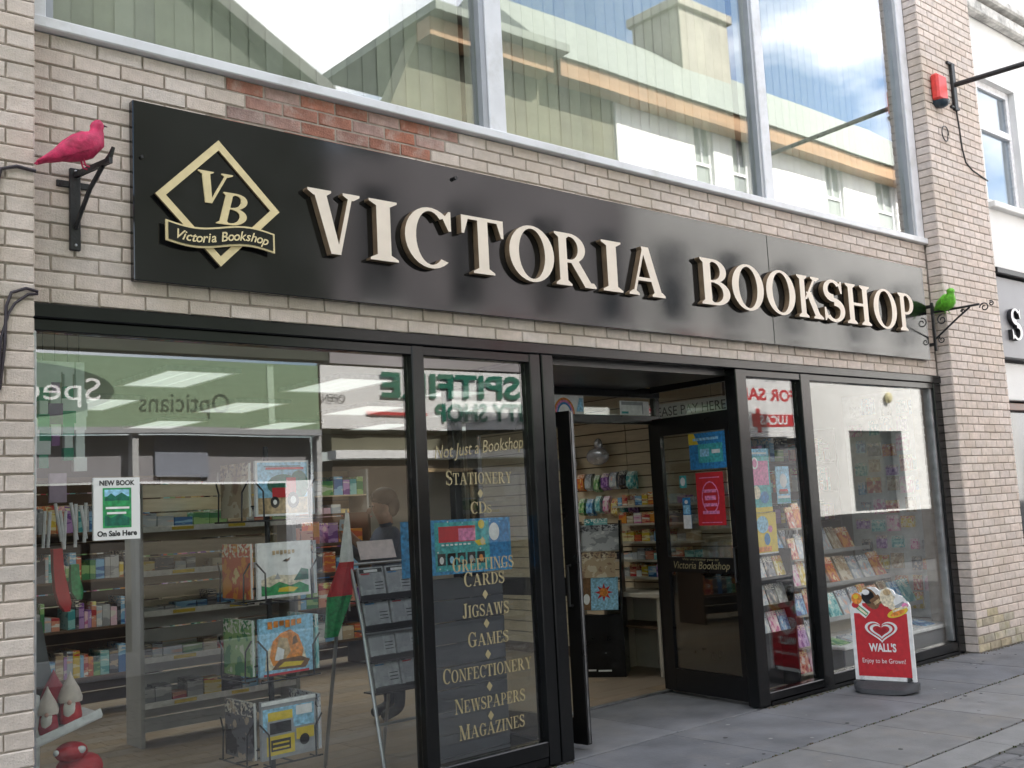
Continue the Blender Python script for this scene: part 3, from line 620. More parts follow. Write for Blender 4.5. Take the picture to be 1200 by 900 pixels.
# cables on the left pier
cb = M('dark purple cable', (.03, .022, .03), .5)
tag(MB().tube([(1.41, -.158, 3.18), (1.33, -.16, 3.188), (1.265, -.16, 3.165), (1.248, -.158, 3.08), (1.245, -.158, 2.75), (1.248, -.158, 2.5), (1.24, -.158, 2.25), (1.15, -.158, 2.13)], .0085, 8).build('cable', cb, None, True), 'dark cable clipped down the left pier, curving in from the pigeon', 'cable')
tag(MB().tube([(1.42, -.158, 2.635), (1.37, -.16, 2.645), (1.31, -.16, 2.62), (1.29, -.158, 2.56), (1.285, -.158, 2.4), (1.265, -.158, 2.2), (1.17, -.158, 2.10)], .007, 8).build('cable', cb, None, True), 'looped cable entering the shopfront head at the left pier', 'cable')
tag(MB().tube([(1.42, -.156, 2.625), (1.38, -.157, 2.62), (1.325, -.157, 2.575), (1.30, -.157, 2.53), (1.27, -.157, 2.42), (1.262, -.157, 2.28)], .006, 8).build('cable', cb, None, True), 'thinner inner loop of cable by the shopfront head', 'cable')
jb = MB().cbox(1.02, 1.215, -.21, -.151, 2.18, 2.42, .008).build('junction_box', M('grey box', (.3, .32, .35), .5, .1)); tag(jb, 'grey junction box at the edge of the left pier', 'junction box')
# ================================================================== NEIGHBOUR ON THE RIGHT
wr = M('white render', (.78, .78, .77), .85, .05, 2, .15, 50, dirt=(.62, .62, .60), dscale=.9)
wr2 = M('sunlit white render', (.80, .80, .78), .85, .05, 2, .15, 50, dirt=(.66, .66, .64), dscale=.7)
dkglass = M('dark window glass', (.04, .045, .05), .06, spec=.7)
NB = thing('white_building', 'white rendered building with grey shop fascia next to the right pier', 'building', (14.5, .05, 0))
MB().box(10.92, 18, .06, 8, 6.08, 9.3).box(10.92, 11.40, .06, 8, 4.62, 6.08).box(12.35, 18, .06, 8, 4.62, 6.08).box(10.92, 18, .06, 8, 3.9, 4.62).box(10.92, 18, .26, 8, 0, 3.9).build('wall', wr, NB)
MB().cbox(10.93, 18.05, -.06, .059, 6.75, 6.90, .02).cbox(10.93, 18.05, -.12, .059, 6.93, 7.03, .02).build('cornice', M('weathered cornice', (.6, .59, .56), .9, .3, 9, .4, 40, dirt=(.16, .16, .15), dscale=6), NB)
uw = MB(); 
uw.cbox(11.40, 11.47, .13, .20, 4.62, 6.08, .006).cbox(12.28, 12.35, .13, .20, 4.62, 6.08, .006).box(11.47, 12.28, .131, .199, 6.0, 6.08).box(11.47, 12.28, .131, .199, 4.62, 4.70).cbox(11.45, 12.30, .12, .205, 5.50, 5.58, .005)
uwo = uw.build('window', flat('upvc white', (.82, .82, .84), .35), NB)
g3 = GLASS('neighbour glass', 2.0, (.8, .86, .9))
MB().box(11.47, 12.28, .16, .168, 4.70, 5.50).build('pane', g3, uwo); MB().box(11.47, 12.28, .16, .168, 5.58, 6.0).build('pane', g3, uwo)
MB().cbox(11.36, 12.40, -.02, .13, 4.55, 4.62, .008).build('sill', wr, uwo)
MB().box(11.40, 12.35, .5, .52, 4.65, 6.05).build('net_curtain', M('net curtain', (.7, .74, .78), .9), uwo)
fa = MB().cbox(10.925, 18, -.10, .055, 2.86, 3.72, .006).build('fascia', M('grey fascia board', (.26, .26, .28), .45, .08, 3), NB)
MB().cbox(10.93, 18, -.16, .058, 3.74, 3.80, .006).build('fascia_cornice', iron, NB)
q = MB(); letter_mb(q, 'S', F((0, -.1, 0)), 11.16, 11.40, 3.05, .33, .004, .05); q.build('letter', [white, black], fa)
MB().cbox(10.93, 18, -.02, .25, 2.42, 2.82, .01).build('lintel_band', wr, NB)
MB().cbox(10.93, 18, .02, .25, 2.32, 2.40, .006).cbox(11.0, 11.12, .02, .25, 0, 2.32, .006).cbox(13.2, 13.3, .02, .25, 0, 2.32, .006).build('shop_window_frame', M('brown shop frame', (.16, .07, .045), .4, .2), NB)
MB().box(11.12, 13.2, .12, .13, .1, 2.32).build('pane', dkglass, NB)

# ================================================================== ACROSS THE STREET (seen mirrored in the glass)
fo = F((0, -6.5, 0), (-1, 0, 0), (0, 0, 1))
stone = M('brown rubble stone', (.10, .08, .062), .9, .35, 4, .6, 12, dirt=(.08, .07, .06), dscale=5)
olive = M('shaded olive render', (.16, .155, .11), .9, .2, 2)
slater = M('pale slate roof', (.23, .255, .225), .75, .15, 3, .3, 30, stretch=(1, 1, 4))
wood = M('brown soffit boards', (.33, .205, .115), .7, .2, 3, stretch=(.3, 6, 6))
OB = thing('opticians_building', 'gabled shop building with a wide green fascia across the street', 'building', (1, -6.5, 0))
gp = [(-6.95, 0), (6, 0), (6, 6.3), (-.9, 10.55), (-6.95, 7.05)]
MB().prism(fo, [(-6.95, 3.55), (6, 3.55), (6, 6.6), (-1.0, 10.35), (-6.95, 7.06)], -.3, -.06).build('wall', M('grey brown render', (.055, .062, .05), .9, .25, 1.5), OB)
MB().prism(fo, [(-7.1, 6.98), (-1.0, 10.36), (-1.0, 10.56), (-7.1, 7.16)], -8, .15).prism(fo, [(6.1, 6.5), (6.1, 6.7), (-.99, 10.56), (-.99, 10.36)], -8, .15).build('roof', M('dark slate roof', (.09, .09, .085), .8, .2, 3), OB)
grn = flat('optician green', (.20, .30, .19), .5); grn2 = flat('optician dark green', (.035, .075, .045), .5)
of = MB().fbox(fo, -6.72, 6, 2.66, 3.46, -.05, .05).build('fascia', grn, OB)
MB().fbox(fo, -6.10, -6.02, 2.70, 3.42, .0505, .06).build('fascia_joint', flat('pale green trim', (.45, .6, .45)), of)
MB().fbox(fo, -6.72, 6, 2.58, 2.655, -.05, .09).build('fascia_trim', greyp, OB)
el = [( -3.12+1.08*math.cos(2*math.pi*k/40), 3.07+.30*math.sin(2*math.pi*k/40)) for k in range(40)]
MB().prism(fo, el, .0505, .062).build('oval_badge', grn2, of)
text('lettering', 'Specsavers', fo, -3.12, 3.07, .36, white, of, .065, width=1.85); text('lettering', 'Opticians', fo, -5.02, 2.93, .33, grn2, of, .054, width=1.05)
gb = M('grey lavender blind', (.30, .29, .31), .8, .08, 2)
MB().fbox(fo, -6.7, 6, 2.05, 2.575, -.20, -.16).build('roller_blind', gb, OB)
MB().fbox(fo, -5.35, -4.75, 2.10, 2.572, -.159, -.12).build('blind_panel', flat('blue grey panel', (.25, .27, .33)), OB)
MB().fbox(fo, -6.7, 6, 0, 2.05, -.9, -.85).build('back_panel', M('dark shop inside', (.05, .045, .04), .8, .3, 2), OB)
ofr = MB()
for x in (-6.75, -4.5, -2.2, 0, 2.2, 4.4): ofr.fbox(fo, x, x+.07, 0, 2.578, -.10, .03)
ofr.fbox(fo, -6.75, 6, 0, .25, -.12, .031); ofr.build('shopfront_frame', flat('pale shopfront', (.5, .5, .5)), OB)

CB = thing('charity_shop_building', 'brown stone shop with white banner across the street', 'building', (9.7, -6.5, 0))
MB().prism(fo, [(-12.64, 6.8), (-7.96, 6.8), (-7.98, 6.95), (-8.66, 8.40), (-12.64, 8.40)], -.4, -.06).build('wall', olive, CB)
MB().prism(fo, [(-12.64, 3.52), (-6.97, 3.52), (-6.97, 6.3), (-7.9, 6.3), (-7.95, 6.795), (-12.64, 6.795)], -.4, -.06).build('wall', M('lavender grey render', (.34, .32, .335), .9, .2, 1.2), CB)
for a in (7.5, 9.0, 10.6, 11.9): q_ = MB().fbox(fo, -a-.42, -a+.1, 4.35, 5.9, -.059, -.03).build('window', dkglass, CB); MB().fbox(fo, -a-.5, -a+.18, 4.25, 4.345, -.059, .05).build('sill', white, q_)
MB().fbox(fo, -10.5, -9.35, 3.75, 4.18, -.058, .02).build('red_board', M('faded red board', (.42, .05, .06), .7, .2), CB)
MB().fbox(fo, -12.64, -6.97, .95, 2.28, -.4, -.08).build('lower_wall', stone, CB); MB().fbox(fo, -12.64, -6.97, 0, .94, -.4, -.06).build('stall_riser', M('grey stall riser', (.09, .09, .1), .6, .1), CB)
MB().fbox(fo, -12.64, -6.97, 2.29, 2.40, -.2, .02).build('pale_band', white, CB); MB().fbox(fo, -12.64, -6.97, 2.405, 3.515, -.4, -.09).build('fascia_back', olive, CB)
MB().fbox(fo, -10.4, -9.35, 1.1, 2.15, -.079, -.05).build('grey_panel', flat('lavender board', (.42, .42, .46)), CB)
sw2 = MB().fbox(fo, -9.2, -8.2, 1.15, 2.1, -.079, -.06).build('window', dkglass, CB); MB().fbox(fo, -9.25, -9.2, 1.1, 2.15, -.078, -.04).fbox(fo, -8.2, -8.15, 1.1, 2.15, -.078, -.04).fbox(fo, -9.2, -8.2, 2.1, 2.15, -.078, -.04).build('window_frame', tan, sw2)
bn = thing('banner', 'white banner with green capitals and red bars across the street', 'banner', (9.4, -6.5, 2.68))
q = MB(); nn = 26
for i in range(nn):
    a0, a1 = -11.9+i*(5.13/nn), -11.9+(i+1)*(5.13/nn); dz = lambda a: .012*math.sin(a*5)+.01*math.sin(a*11)
    q.add([fo.p(a0, 2.68, .02+dz(a0)), fo.p(a1, 2.68, .02+dz(a1)), fo.p(a1, 3.48, .02+dz(a1)*.4), fo.p(a0, 3.48, .02+dz(a0)*.4), fo.p(a0, 2.68, .012+dz(a0)), fo.p(a1, 2.68, .012+dz(a1)), fo.p(a1, 3.48, .012+dz(a1)*.4), fo.p(a0, 3.48, .012+dz(a0)*.4)], [(0, 1, 2, 3), (7, 6, 5, 4)])
q.build('cloth', M('banner vinyl', (.80, .80, .80), .5, .04, 3), bn, True)
text('lettering', 'SPITFIRE', fo, -8.9, 3.25, .44, dgreen, bn, .05, 0, bold=.012, width=2.4)
text('lettering', 'CHARITY SHOP', fo, -9.85, 2.90, .34, dgreen, bn, .05, 0, bold=.008, width=2.6)
MB().fbox(fo, -8.4, -7.45, 2.875, 2.915, .045, .05).build('bar', red, bn); MB().fbox(fo, -11.8, -11.3, 2.875, 2.915, .045, .05).build('bar', red, bn)
text('lettering', 'OPEN', fo, -6.95, 3.06, .14, black, bn, .05, 0)

WB = thing('white_terrace', 'long white rendered terrace with brown eaves across the street', 'building', (18, -6.5, 0))
wins = [(14.684, 15.222), (15.804, 16.379), (18.87, 19.542), (20.858, 21.7), (23.5, 24.2)]
q = MB(); xs = [12.645]
for a, b in wins: xs += [a, b]
xs.append(27)
for i in range(0, len(xs), 2): q.fbox(fo, -xs[i+1], -xs[i], 7.08, 8.36, -.35, -.02)
q.fbox(fo, -27, -12.645, 8.36, 8.55, -.35, -.02); q.fbox(fo, -27, -12.645, 3.75, 7.08, -.35, -.02)
q.fbox(fo, -27, -20.95, 0, 3.75, -.35, -.02); q.fbox(fo, -18.92, -17.52, 0, 3.75, -.35, -.02); q.fbox(fo, -20.95, -18.92, 2.71, 3.75, -.35, -.02); q.fbox(fo, -20.95, -18.92, 0, 1.08, -.35, -.02); q.fbox(fo, -17.52, -12.645, 2.56, 3.75, -.35, -.02)
q.build('wall', wr2, WB)
for a in (13.2, 14.8, 16.6, 18.9, 20.8): q_ = MB().fbox(fo, -a-.75, -a, 4.5, 5.9, -.019, .01).build('window', dkglass, WB); MB().fbox(fo, -a-.85, -a+.1, 4.38, 4.495, -.019, .08).build('sill', white, q_)
MB().fbox(fo, -14.5, -13.6, 3.95, 4.25, -.018, .04).build('red_board', M('faded red board'), WB)
for a, b in wins:
    f_ = MB().fbox(fo, -b, -b+.06, 7.08, 8.36, -.16, -.09).fbox(fo, -a-.06, -a, 7.08, 8.36, -.16, -.09).fbox(fo, -b+.06, -a-.06, 8.30, 8.36, -.16, -.09).fbox(fo, -b+.06, -a-.06, 7.08, 7.14, -.16, -.09).fbox(fo, -b+.06, -a-.06, 7.55, 7.60, -.155, -.085).fbox(fo, -(a+b)/2-.012, -(a+b)/2+.012, 7.60, 8.30, -.15, -.09).build('window', white, WB)
    MB().fbox(fo, -b+.06, -a-.06, 7.14, 8.30, -.13, -.12).build('pane', M('far pane', (.30, .33, .31), .1), f_); MB().fbox(fo, -b-.05, -a+.05, 7.0, 7.075, -.1, .03).build('sill', white, f_)
MB().fbox(fo, -27, -17.53, 0, 1.05, -.019, .02).build('plinth', M('dark plinth', (.03, .03, .032), .7, .2), WB)
MB().fbox(fo, -20.95, -18.92, 1.085, 2.705, -.30, -.25).build('window', dkglass, WB); MB().fbox(fo, -17.5, -12.645, 0, 2.555, -.30, -.20).build('shutter', M('grey shutter', (.17, .17, .18), .5, .15, 3, stretch=(1, 1, 12)), WB)
MB().fbox(fo, -10.95, -8.55, 8.19, 8.46, .0, .32).build('soffit', wood, WB); MB().fbox(fo, -27, -11.10, 8.19, 8.46, .0, .32).build('soffit', wood, WB)
rf = MB(); 
MB().fbox(fo, -11.1, -8.5, 8.47, 8.60, -2.5, .54).build('flat_roof', slater, WB)
rf.add([fo.p(-27, 8.47, .38), fo.p(-11.12, 8.47, .38), fo.p(-12.6, 11.7, -3.5), fo.p(-27, 11.7, -3.5), fo.p(-11.12, 8.47, -7.6), fo.p(-27, 8.47, -7.6)], [(0, 1, 2, 3), (3, 2, 4, 5), (0, 3, 5), (1, 4, 2), (0, 5, 4, 1)])
ro = rf.build('roof', slater, WB); MB().box(-.001, 0, 0, 0, 0, 0)
ch = MB().box(17.9, 19.6, -10.6, -9.2, 10.9, 12.5).cbox(17.8, 19.7, -10.7, -9.1, 12.5, 12.72, .02).build('chimney', M('chimney render', (.30, .285, .24), .9, .15, 2), ro)
MB().tube([fo.p(-22.35, .1, .03), fo.p(-22.35, 8.2, .03)], .05, 8).build('downpipe', greyp, WB)
tag(MB().ell((20.46, -6.46, 3.42),   .11, .06, .12, 12, 8).build('yellow_alarm', flat('pale yellow housing', (.66, .60, .34)), None, True), 'small yellow alarm housing on the white wall across the street', 'alarm box')
eb = thing('estate_board', 'white estate board with red FOR SALE lettering across the street', 'sign board', (16, -6.35, 2.6))
MB().fbox(fo, -16.75, -15.35, 2.58, 3.72, .10, .14).build('board', white, eb)
text('lettering', 'FOR SALE', fo, -15.95, 3.33, .30, red, eb, .142, 0, bold=.01, width=1.75); text('lettering', 'LUCAS', fo, -16.1, 2.87, .22, white, eb, .152, 0, bold=.006, width=.8)
MB().fbox(fo, -16.7, -15.5, 2.76, 2.98, .141, .148).build('red_block', red, eb); MB().fbox(fo, -15.72, -15.62, 2.66, 3.08, .141, .1475).build('red_block', red, eb); text('lettering', 'SMC', fo, -16.1, 3.63, .15, black, eb, .142)
# ================================================================== INSIDE THE SHOP
flo = struct(MB().box(1.205, 10.495, .09, 8.39, -.05, -.006).build('shop_floor', joint))
fwood = M('oak floor board', (.235, .175, .12), .45, .18, 5, .1, 40, rnd=.12, stretch=(1, 5, 5))
y = .1; r = 0
while y < 8.3:
    y1 = y+.195; x = 1.21-(r % 3)*.55
    while x < 10.49:
        a, b = max(x, 1.21), min(x+1.65, 10.49)
        inlobby = y < 1.05 and b > 4.6 and a < 6.75
        if inlobby:
            for aa, bb in ((a, min(b, 4.58)), (max(a, 6.79), b)):
                if bb-aa > .05: MB().box(aa+.001, bb-.001, y+.001, min(y1, 8.38)-.001, -.005, .004).build('floor_board', fwood, flo)
        elif b-a > .05: MB().box(a+.001, b-.001, y+.001, min(y1, 8.38)-.001, -.005, .004).build('floor_board', fwood, flo)
        x += 1.65
    y = y1; r += 1
ce = struct(MB().box(1.205, 10.495, .31, 8.39, 2.755, 2.777).build('shop_ceiling', M('ceiling tile', (.40, .41, .38), .9, .05, 4)))
MB().box(1.205, 10.495, .30, .36, 2.62, 2.754).build('bulkhead', M('bulkhead', (.33, .31, .28), .8, .05), ce)
MB().box(1.205, 4.58, .11, .299, 2.56, 2.60).build('window_head_board', M('window head board', (.45, .45, .42), .8, .05), ce); MB().box(6.7, 10.495, .11, .299, 2.56, 2.60).build('window_head_board', M('window head board'), ce)
lampm = M('light diffuser', (.8, .86, .82), .5, emit=.17)
LAMP_W = 2.1
k = 0
for i, x in enumerate((1.95, 3.42, 4.9, 6.4, 7.9, 9.4)):
    for j, yy in enumerate((3.05, 4.95, 6.85)):
        cl = thing('ceiling_light', 'fluorescent ceiling light panel, %s row from the window, %s from the left wall' % (ORD[j], ORD[i]), 'ceiling light', (x, yy, 2.74), 'shop ceiling lights')
        MB().box(x-.26, x+.26, yy-.52, yy-.47, 2.715, 2.752).box(x-.26, x+.26, yy+.47, yy+.52, 2.715, 2.752).box(x-.3, x-.26, yy-.52, yy+.52, 2.715, 2.752).box(x+.26, x+.3, yy-.52, yy+.52, 2.715, 2.752).build('frame', white, cl)
        for s_ in (-1, 0, 1): MB().box(x-.255+.172*(s_+1), x-.255+.172*(s_+1)+.165, yy-.468, yy+.468, 2.722, 2.75).build('diffuser', lampm, cl)
        ld = bpy.data.lights.new('tube_light', 'AREA'); ld.shape = 'RECTANGLE'; ld.size = .5; ld.size_y = .92; ld.energy = LAMP_W; ld.color = (.96, 1, .95); ld.spread = rad(125)
        lo_ = bpy.data.objects.new('tube_light', ld); lo_.location = (x, yy, 2.712); link(lo_, cl)
shelfm = M('cream shelf', (.56, .51, .43), .55, .06, 5); slatw = M('maple slat', (.56, .46, .33), .5, .10, 6, rnd=.06, stretch=(1, 1, 6)); dkwood = M('dark brown shelving', (.10, .055, .03), .6, .2, 5); upr = M('grey upright', (.42, .42, .42), .5, .08)
stockm = []
for i, k_ in enumerate(('blue', 'red', 'yellow', 'green', 'white', 'purple', 'orange', 'black', 'cream', 'teal', 'grey', 'pink')): stockm.append(COV[k_])
def stock(parent, x0, x1, y0, y1, z, hmin, hmax, wmin, wmax, seed, pal=None, lean=0):
    rr = random.Random(seed); q = MB(); x = x0; n = len(stockm)
    while x < x1-wmin:
        w_ = rr.uniform(wmin, wmax); h = rr.uniform(hmin, hmax); d = rr.uniform(.6, 1)*(y1-y0)
        mi = rr.choice(pal) if pal else rr.randrange(n)
        if rr.random() < .92: q.box(x, min(x+w_*.93, x1), y0, y0+d, z, z+h, mi)
        x += w_
    o = q.build('stock', stockm, parent); o['kind'] = 'stuff'; return o
def shelf_unit(label, x0, x1, y0, y1, h, levels, mat, upm, seed, back=True, sz=(.12, .24, .05, .16), strip=True, pal=None, low=None):
    t = thing('shelf_unit', label, 'shelving', ((x0+x1)/2, (y0+y1)/2, 0), 'shop shelving')
    MB().box(x0, x0+.03, y0, y1, .005, h).build('upright', upm, t); MB().box(x1-.03, x1, y0, y1, .005, h).build('upright', upm, t)
    if back:
        z = .06
        while z < h-.02: MB().box(x0+.031, x1-.031, y1-.02, y1-.003, z+.002, min(z+.10, h)).build('back_slat', low if (low and z < .9) else mat, t); z += .108
    for i, z in enumerate(levels):
        s_ = MB().box(x0+.031, x1-.031, y0+.02, y1-.021, z-.02, z).build('shelf', mat, t)
        if strip: MB().box(x0+.031, x1-.031, y0+.008, y0+.019, z-.03, z+.012).build('price_strip', white, s_); MB().box(x0+.25, x0+.42, y0+.004, y0+.0075, z-.02, z+.004).box(x0+.7, x0+.84, y0+.004, y0+.0075, z-.02, z+.004).build('price_tag', yellow, s_)
        stock(t, x0+.05, x1-.05, y0+.06, y1-.04, z+.001, *sz, seed*13+i, pal)
    return t
shelf_unit('cream slatted shelf unit with price strips behind the wire book rack', 2.97, 4.25, 2.70, 2.98, 1.90, (.30, .62, .95, 1.24, 1.56), slatw, upr, 1, True, (.03, .13, .05, .17), True, [4, 8, 10, 7, 4, 0, 1, 2, 3], M('grey steel back panel', (.52, .52, .52), .5, .08))
shelf_unit('dark brown shelf unit with mixed stock at the back left', 2.45, 3.75, 4.2, 4.7, 2.0, (.35, .75, 1.15, 1.55), dkwood, dkwood, 2, True, (.1, .24, .025, .08), False)
shelf_unit('tall shelf unit crowded with stock along the rear wall', 1.3, 3.6, 7.8, 8.3, 2.2, (.3, .7, 1.1, 1.5, 1.85), slatw, upr, 3, True, (.12, .26, .025, .09), False)
shelf_unit('wide rear shelf unit behind the customer', 3.7, 6.0, 7.8, 8.3, 2.2, (.3, .7, 1.1, 1.5, 1.85), slatw, upr, 4, True, (.12, .26, .025, .09), False)
shelf_unit('dark shelf unit in the middle of the shop floor', 4.9, 6.2, 4.6, 5.1, 1.6, (.3, .65, 1.0, 1.3), dkwood, dkwood, 5, True, (.12, .25, .05, .18), False)
shelf_unit('rear shelf unit seen through the open doors', 6.1, 8.2, 7.7, 8.2, 2.2, (.3, .7, 1.1, 1.5, 1.85), slatw, upr, 6, True, (.15, .3, .05, .2), False)
shelf_unit('crowded gift shelf unit behind the right display window', 7.75, 10.35, 1.55, 1.95, 2.25, (.3, .62, .94, 1.26, 1.58, 1.9), dkwood, dkwood, 7, True, (.1, .25, .03, .1), False)
# slat wall right of the entrance (faces the doorway)
sw = thing('slat_wall', 'maple slat wall right of the entrance with narrow stock shelves', 'slat wall', (7.62, 2.6, 0), None)
MB().box(7.625, 7.66, .95, 4.6, .01, 2.75).build('backing', dkwood, sw)
for z in [.12+i*.113 for i in range(23)]:
    MB().box(7.60, 7.624, .95, 2.145, z, z+.102).build('slat', slatw, sw); MB().box(7.60, 7.624, 2.155, 4.6, z, z+.102).build('slat', slatw, sw)
for i, z in enumerate((1.53, 1.36, 1.19, 1.02, .86)):
    MB().box(7.40, 7.599, 1.25, 2.2, z-.018, z).build('shelf', shelfm, sw)
    rr = random.Random(90+i); q = MB(); yy = 1.27
    while yy < 2.15:
        w_ = rr.uniform(.05, .12); q.box(7.45, 7.58, yy, yy+w_*.9, z+.001, z+rr.uniform(.05, .12), rr.randrange(12)); yy += w_
    o = q.build('stock', stockm, sw); o['kind'] = 'stuff'
# counter
co = thing('counter', 'pale counter beside the slat wall inside the door', 'counter', (7.4, 1.75, 0))
MB().cbox(7.15, 7.595, 1.45, 2.25, .70, .74, .004).build('top', shelfm, co); MB().box(7.2, 7.59, 2.15, 2.19, .005, .70).build('side_panel', shelfm, co); MB().box(7.2, 7.59, 1.5, 1.53, .005, .70).build('side_panel', shelfm, co); MB().box(7.56, 7.59, 1.531, 2.149, .005, .70).build('back_panel', shelfm, co); MB().box(7.2, 7.55, 1.531, 2.149, .42, .44).build('shelf', dkwood, co)
# helper: a flat print made of coloured shapes laid in layers on a frame
def print_on(name, fr, shapes, mats, parent, c=.001, step=.0004):
    q = MB(); k = 0
    for mi, pts in shapes:
        q.prism(fr, pts, c+k*step, c+(k+1)*step*.9, mi); k += 1
    return q.build(name, mats, parent)
def el2(cx, cy, rx, ry, n=16, a0=0, a1=360): return [(cx+rx*math.cos(rad(a0+(a1-a0)*k/n)), cy+ry*math.sin(rad(a0+(a1-a0)*k/n))) for k in range(n if a1-a0 == 360 else n+1)]
def rc(x0, y0, x1, y1): return [(x0, y0), (x1, y0), (x1, y1), (x0, y1)]
def star(cx, cy, r, k=.45, n=8): return [(cx+(r if i % 2 == 0 else r*k)*math.cos(math.pi*i/n), cy+(r if i % 2 == 0 else r*k)*math.sin(math.pi*i/n)) for i in range(2*n)]
def book(label, fr, w_, h, t, cov, cat='book', name='book', group=None, picture=None):
    """a book whose front cover lies in the frame's plane, standing on v=0, u from 0 to w"""
    q = MB(); q.box(0, w_, -.001, .002, 0, h, 0).box(0, w_, t-.002, t, 0, h, 0).box(.003, w_-.004, .0021, t-.0021, .003, h-.003, 1).box(0, .002, .0021, t-.0021, 0, h, 0)
    me = q.build(name, [cov, paper]); mt = Matrix((fr.u, -fr.n, fr.v)).transposed().to_4x4(); mt.translation = fr.o; me.matrix_basis = mt
    tag(me, label, cat, group)
    if picture: picture(fr, me)
    return me
PM = [white, red, green, blue, black, yellow, skyb, orange, brown, pink, teal, greyp, tan, creamp, dgreen]
W_, R_, G_, B_, K_, Y_, SK, O_, BR, P_, T_, GY, TN, CR, DG = range(15)
def pic(shapes): return lambda fr, me: print_on('cover_print', fr, shapes, PM, me, .0016)

# ---- wire spinner rack with big picture books
wire = M('dark wire', (.05, .05, .055), .4, metal=.6)
sr = thing('wire_rack', 'tall wire spinner rack of picture books close behind the left window', 'display rack', (2.87, .55, 0))
MB().tube([(2.87, .55, .02), (2.87, .55, 2.0)], .016, 8).build('post', wire, sr); MB().lathe((2.87, .55, .005), [(.24, 0), (.24, .015), (.03, .03)], 20).build('base', wire, sr)
rows = [1.60, 1.155, .742, .305]
ff = F((2.705, .36, 0), (1, .03, 0)); fl = F((2.675, .72, 0), (.03, -1, 0))
for i, z in enumerate(rows):
    for fr, w_ in ((ff, .345), (fl, .33)):
        q = MB()
        for a in (.03, w_-.03): q.tube([fr.p(a, z-.02, -.03), fr.p(a, z-.02, .035), fr.p(a, z+.14, .03), fr.p(a+(.05 if a < .1 else -.05)*-1, z+.20, .02)], .005, 6)
        q.tube([fr.p(-.01, z-.02, .035), fr.p(w_+.01, z-.02, .035)], .005, 6); q.tube([fr.p(-.01, z+.06, -.035), fr.p(w_+.01, z+.06, -.035)], .005, 6); q.tube([fr.p(w_/2, z-.02, .03), V((2.87, .55, z-.02))], .005, 6)
        q.build('pocket', wire, sr)
def at(fr, z, d=0): return F(fr.p(0, z, .002+d), fr.u, fr.v)
w_ = .335; h = .30
book('picture book with a red tractor on its cover, top of the wire rack', at(ff, 1.603), w_, .305, .02, white, picture=pic([(SK, rc(.012, .10, w_-.012, .25)), (SK, rc(.012, .25, w_-.012, .295)), (DG, el2(.17, .17, .10, .06)), (DG, el2(.27, .17, .06, .08)), (TN, rc(.012, .012, w_-.012, .10)), (R_, rc(.10, .10, .20, .155)), (R_, rc(.19, .10, .25, .21)), (K_, el2(.23, .085, .038, .045)), (W_, el2(.23, .085, .018, .022)), (K_, el2(.115, .075, .028, .032)), (W_, el2(.115, .075, .012, .014)), (K_, rc(.05, .272, .28, .276)), (R_, rc(.06, .255, .30, .268))]))
book('white picture book with a small insect and landscape, second on the wire rack', at(ff, 1.158), w_, .30, .02, white, picture=pic([(G_, [(.02, .015), (.315, .015), (.315, .05), (.26, .075), (.2, .06), (.13, .085), (.07, .06), (.02, .07)]), (Y_, [(.12, .03), (.22, .025), (.25, .045), (.19, .055), (.13, .05)]), (CR, [(.02, .07), (.07, .06), (.13, .085), (.2, .06), (.315, .09), (.315, .12), (.2, .115), (.1, .125), (.02, .1)]), (DG, [(.22, .085), (.27, .15), (.315, .14), (.315, .085)]), (GY, [(.1, .1), (.12, .135), (.14, .1)]), (K_, [(.15, .195), (.175, .208), (.2, .2), (.18, .19)]), (BR, [(.17, .2), (.205, .215), (.19, .195)])]+[(TN, rc(.09+.024*k_, .232+.004*(k_ % 2), .107+.024*k_, .255)) for k_ in range(6)]))
book('blue picture book with a ginger animal, third on the wire rack', at(ff, .745), w_, .305, .02, skyb, picture=pic([(CR, [(.03, .03), (.30, .03), (.27, .13), (.20, .20), (.10, .20), (.04, .12)]), (O_, [(.08, .05), (.25, .04), (.27, .12), (.24, .20), (.19, .235), (.13, .22), (.08, .18), (.06, .1)]), (TN, [(.09, .09), (.15, .07), (.19, .12), (.17, .19), (.12, .2)]), (W_, [(.09, .08), (.14, .07), (.15, .13), (.11, .15)]), (BR, [(.07, .03), (.28, .02), (.31, .06), (.25, .085), (.12, .08)]), (Y_, [(.11, .04), (.25, .035), (.27, .055), (.15, .065)]), (BR, [(.2, .15), (.235, .16), (.225, .2), (.205, .19)])]+[(O_, rc(.05+.036*k_, .248+.006*(k_ % 3), .078+.036*k_, .288)) for k_ in range(6)]+[(R_, rc(.02, .0, .30, .012))]))
book('yellow magazine with a truck cab, lowest on the wire rack', at(ff, .308), w_, .305, .02, greyp, picture=pic([(SK, rc(.01, .15, w_-.01, .265)), (Y_, rc(.03, .02, .20, .12)), (Y_, rc(.04, .20, .19, .245)), (GY, rc(.035, .125, .195, .20)), (K_, rc(.05, .13, .18, .19)), (K_, rc(.055, .04, .175, .10)), (Y_, rc(.065, .05, .165, .06)), (Y_, rc(.065, .075, .165, .085)), (Y_, rc(.21, .08, .32, .14)), (K_, el2(.26, .075, .03, .03)), (W_, rc(.21, .21, .31, .26)), (W_, rc(0, .285, w_, .305))]))
book('grey book in the top side pocket of the wire rack', at(fl, 1.603), .32, .30, .02, COV['cream'])
book('orange brown book in the second side pocket of the wire rack', at(fl, 1.158), .32, .30, .02, COV['orange'])
book('pale green flower book in the third side pocket of the wire rack', at(fl, .745), .32, .30, .02, COV['green'])
book('dark book in the lowest side pocket of the wire rack', at(fl, .308), .32, .30, .02, COV['black'])
fb = F((3.055, .375, 0), (-.12, 1, 0))
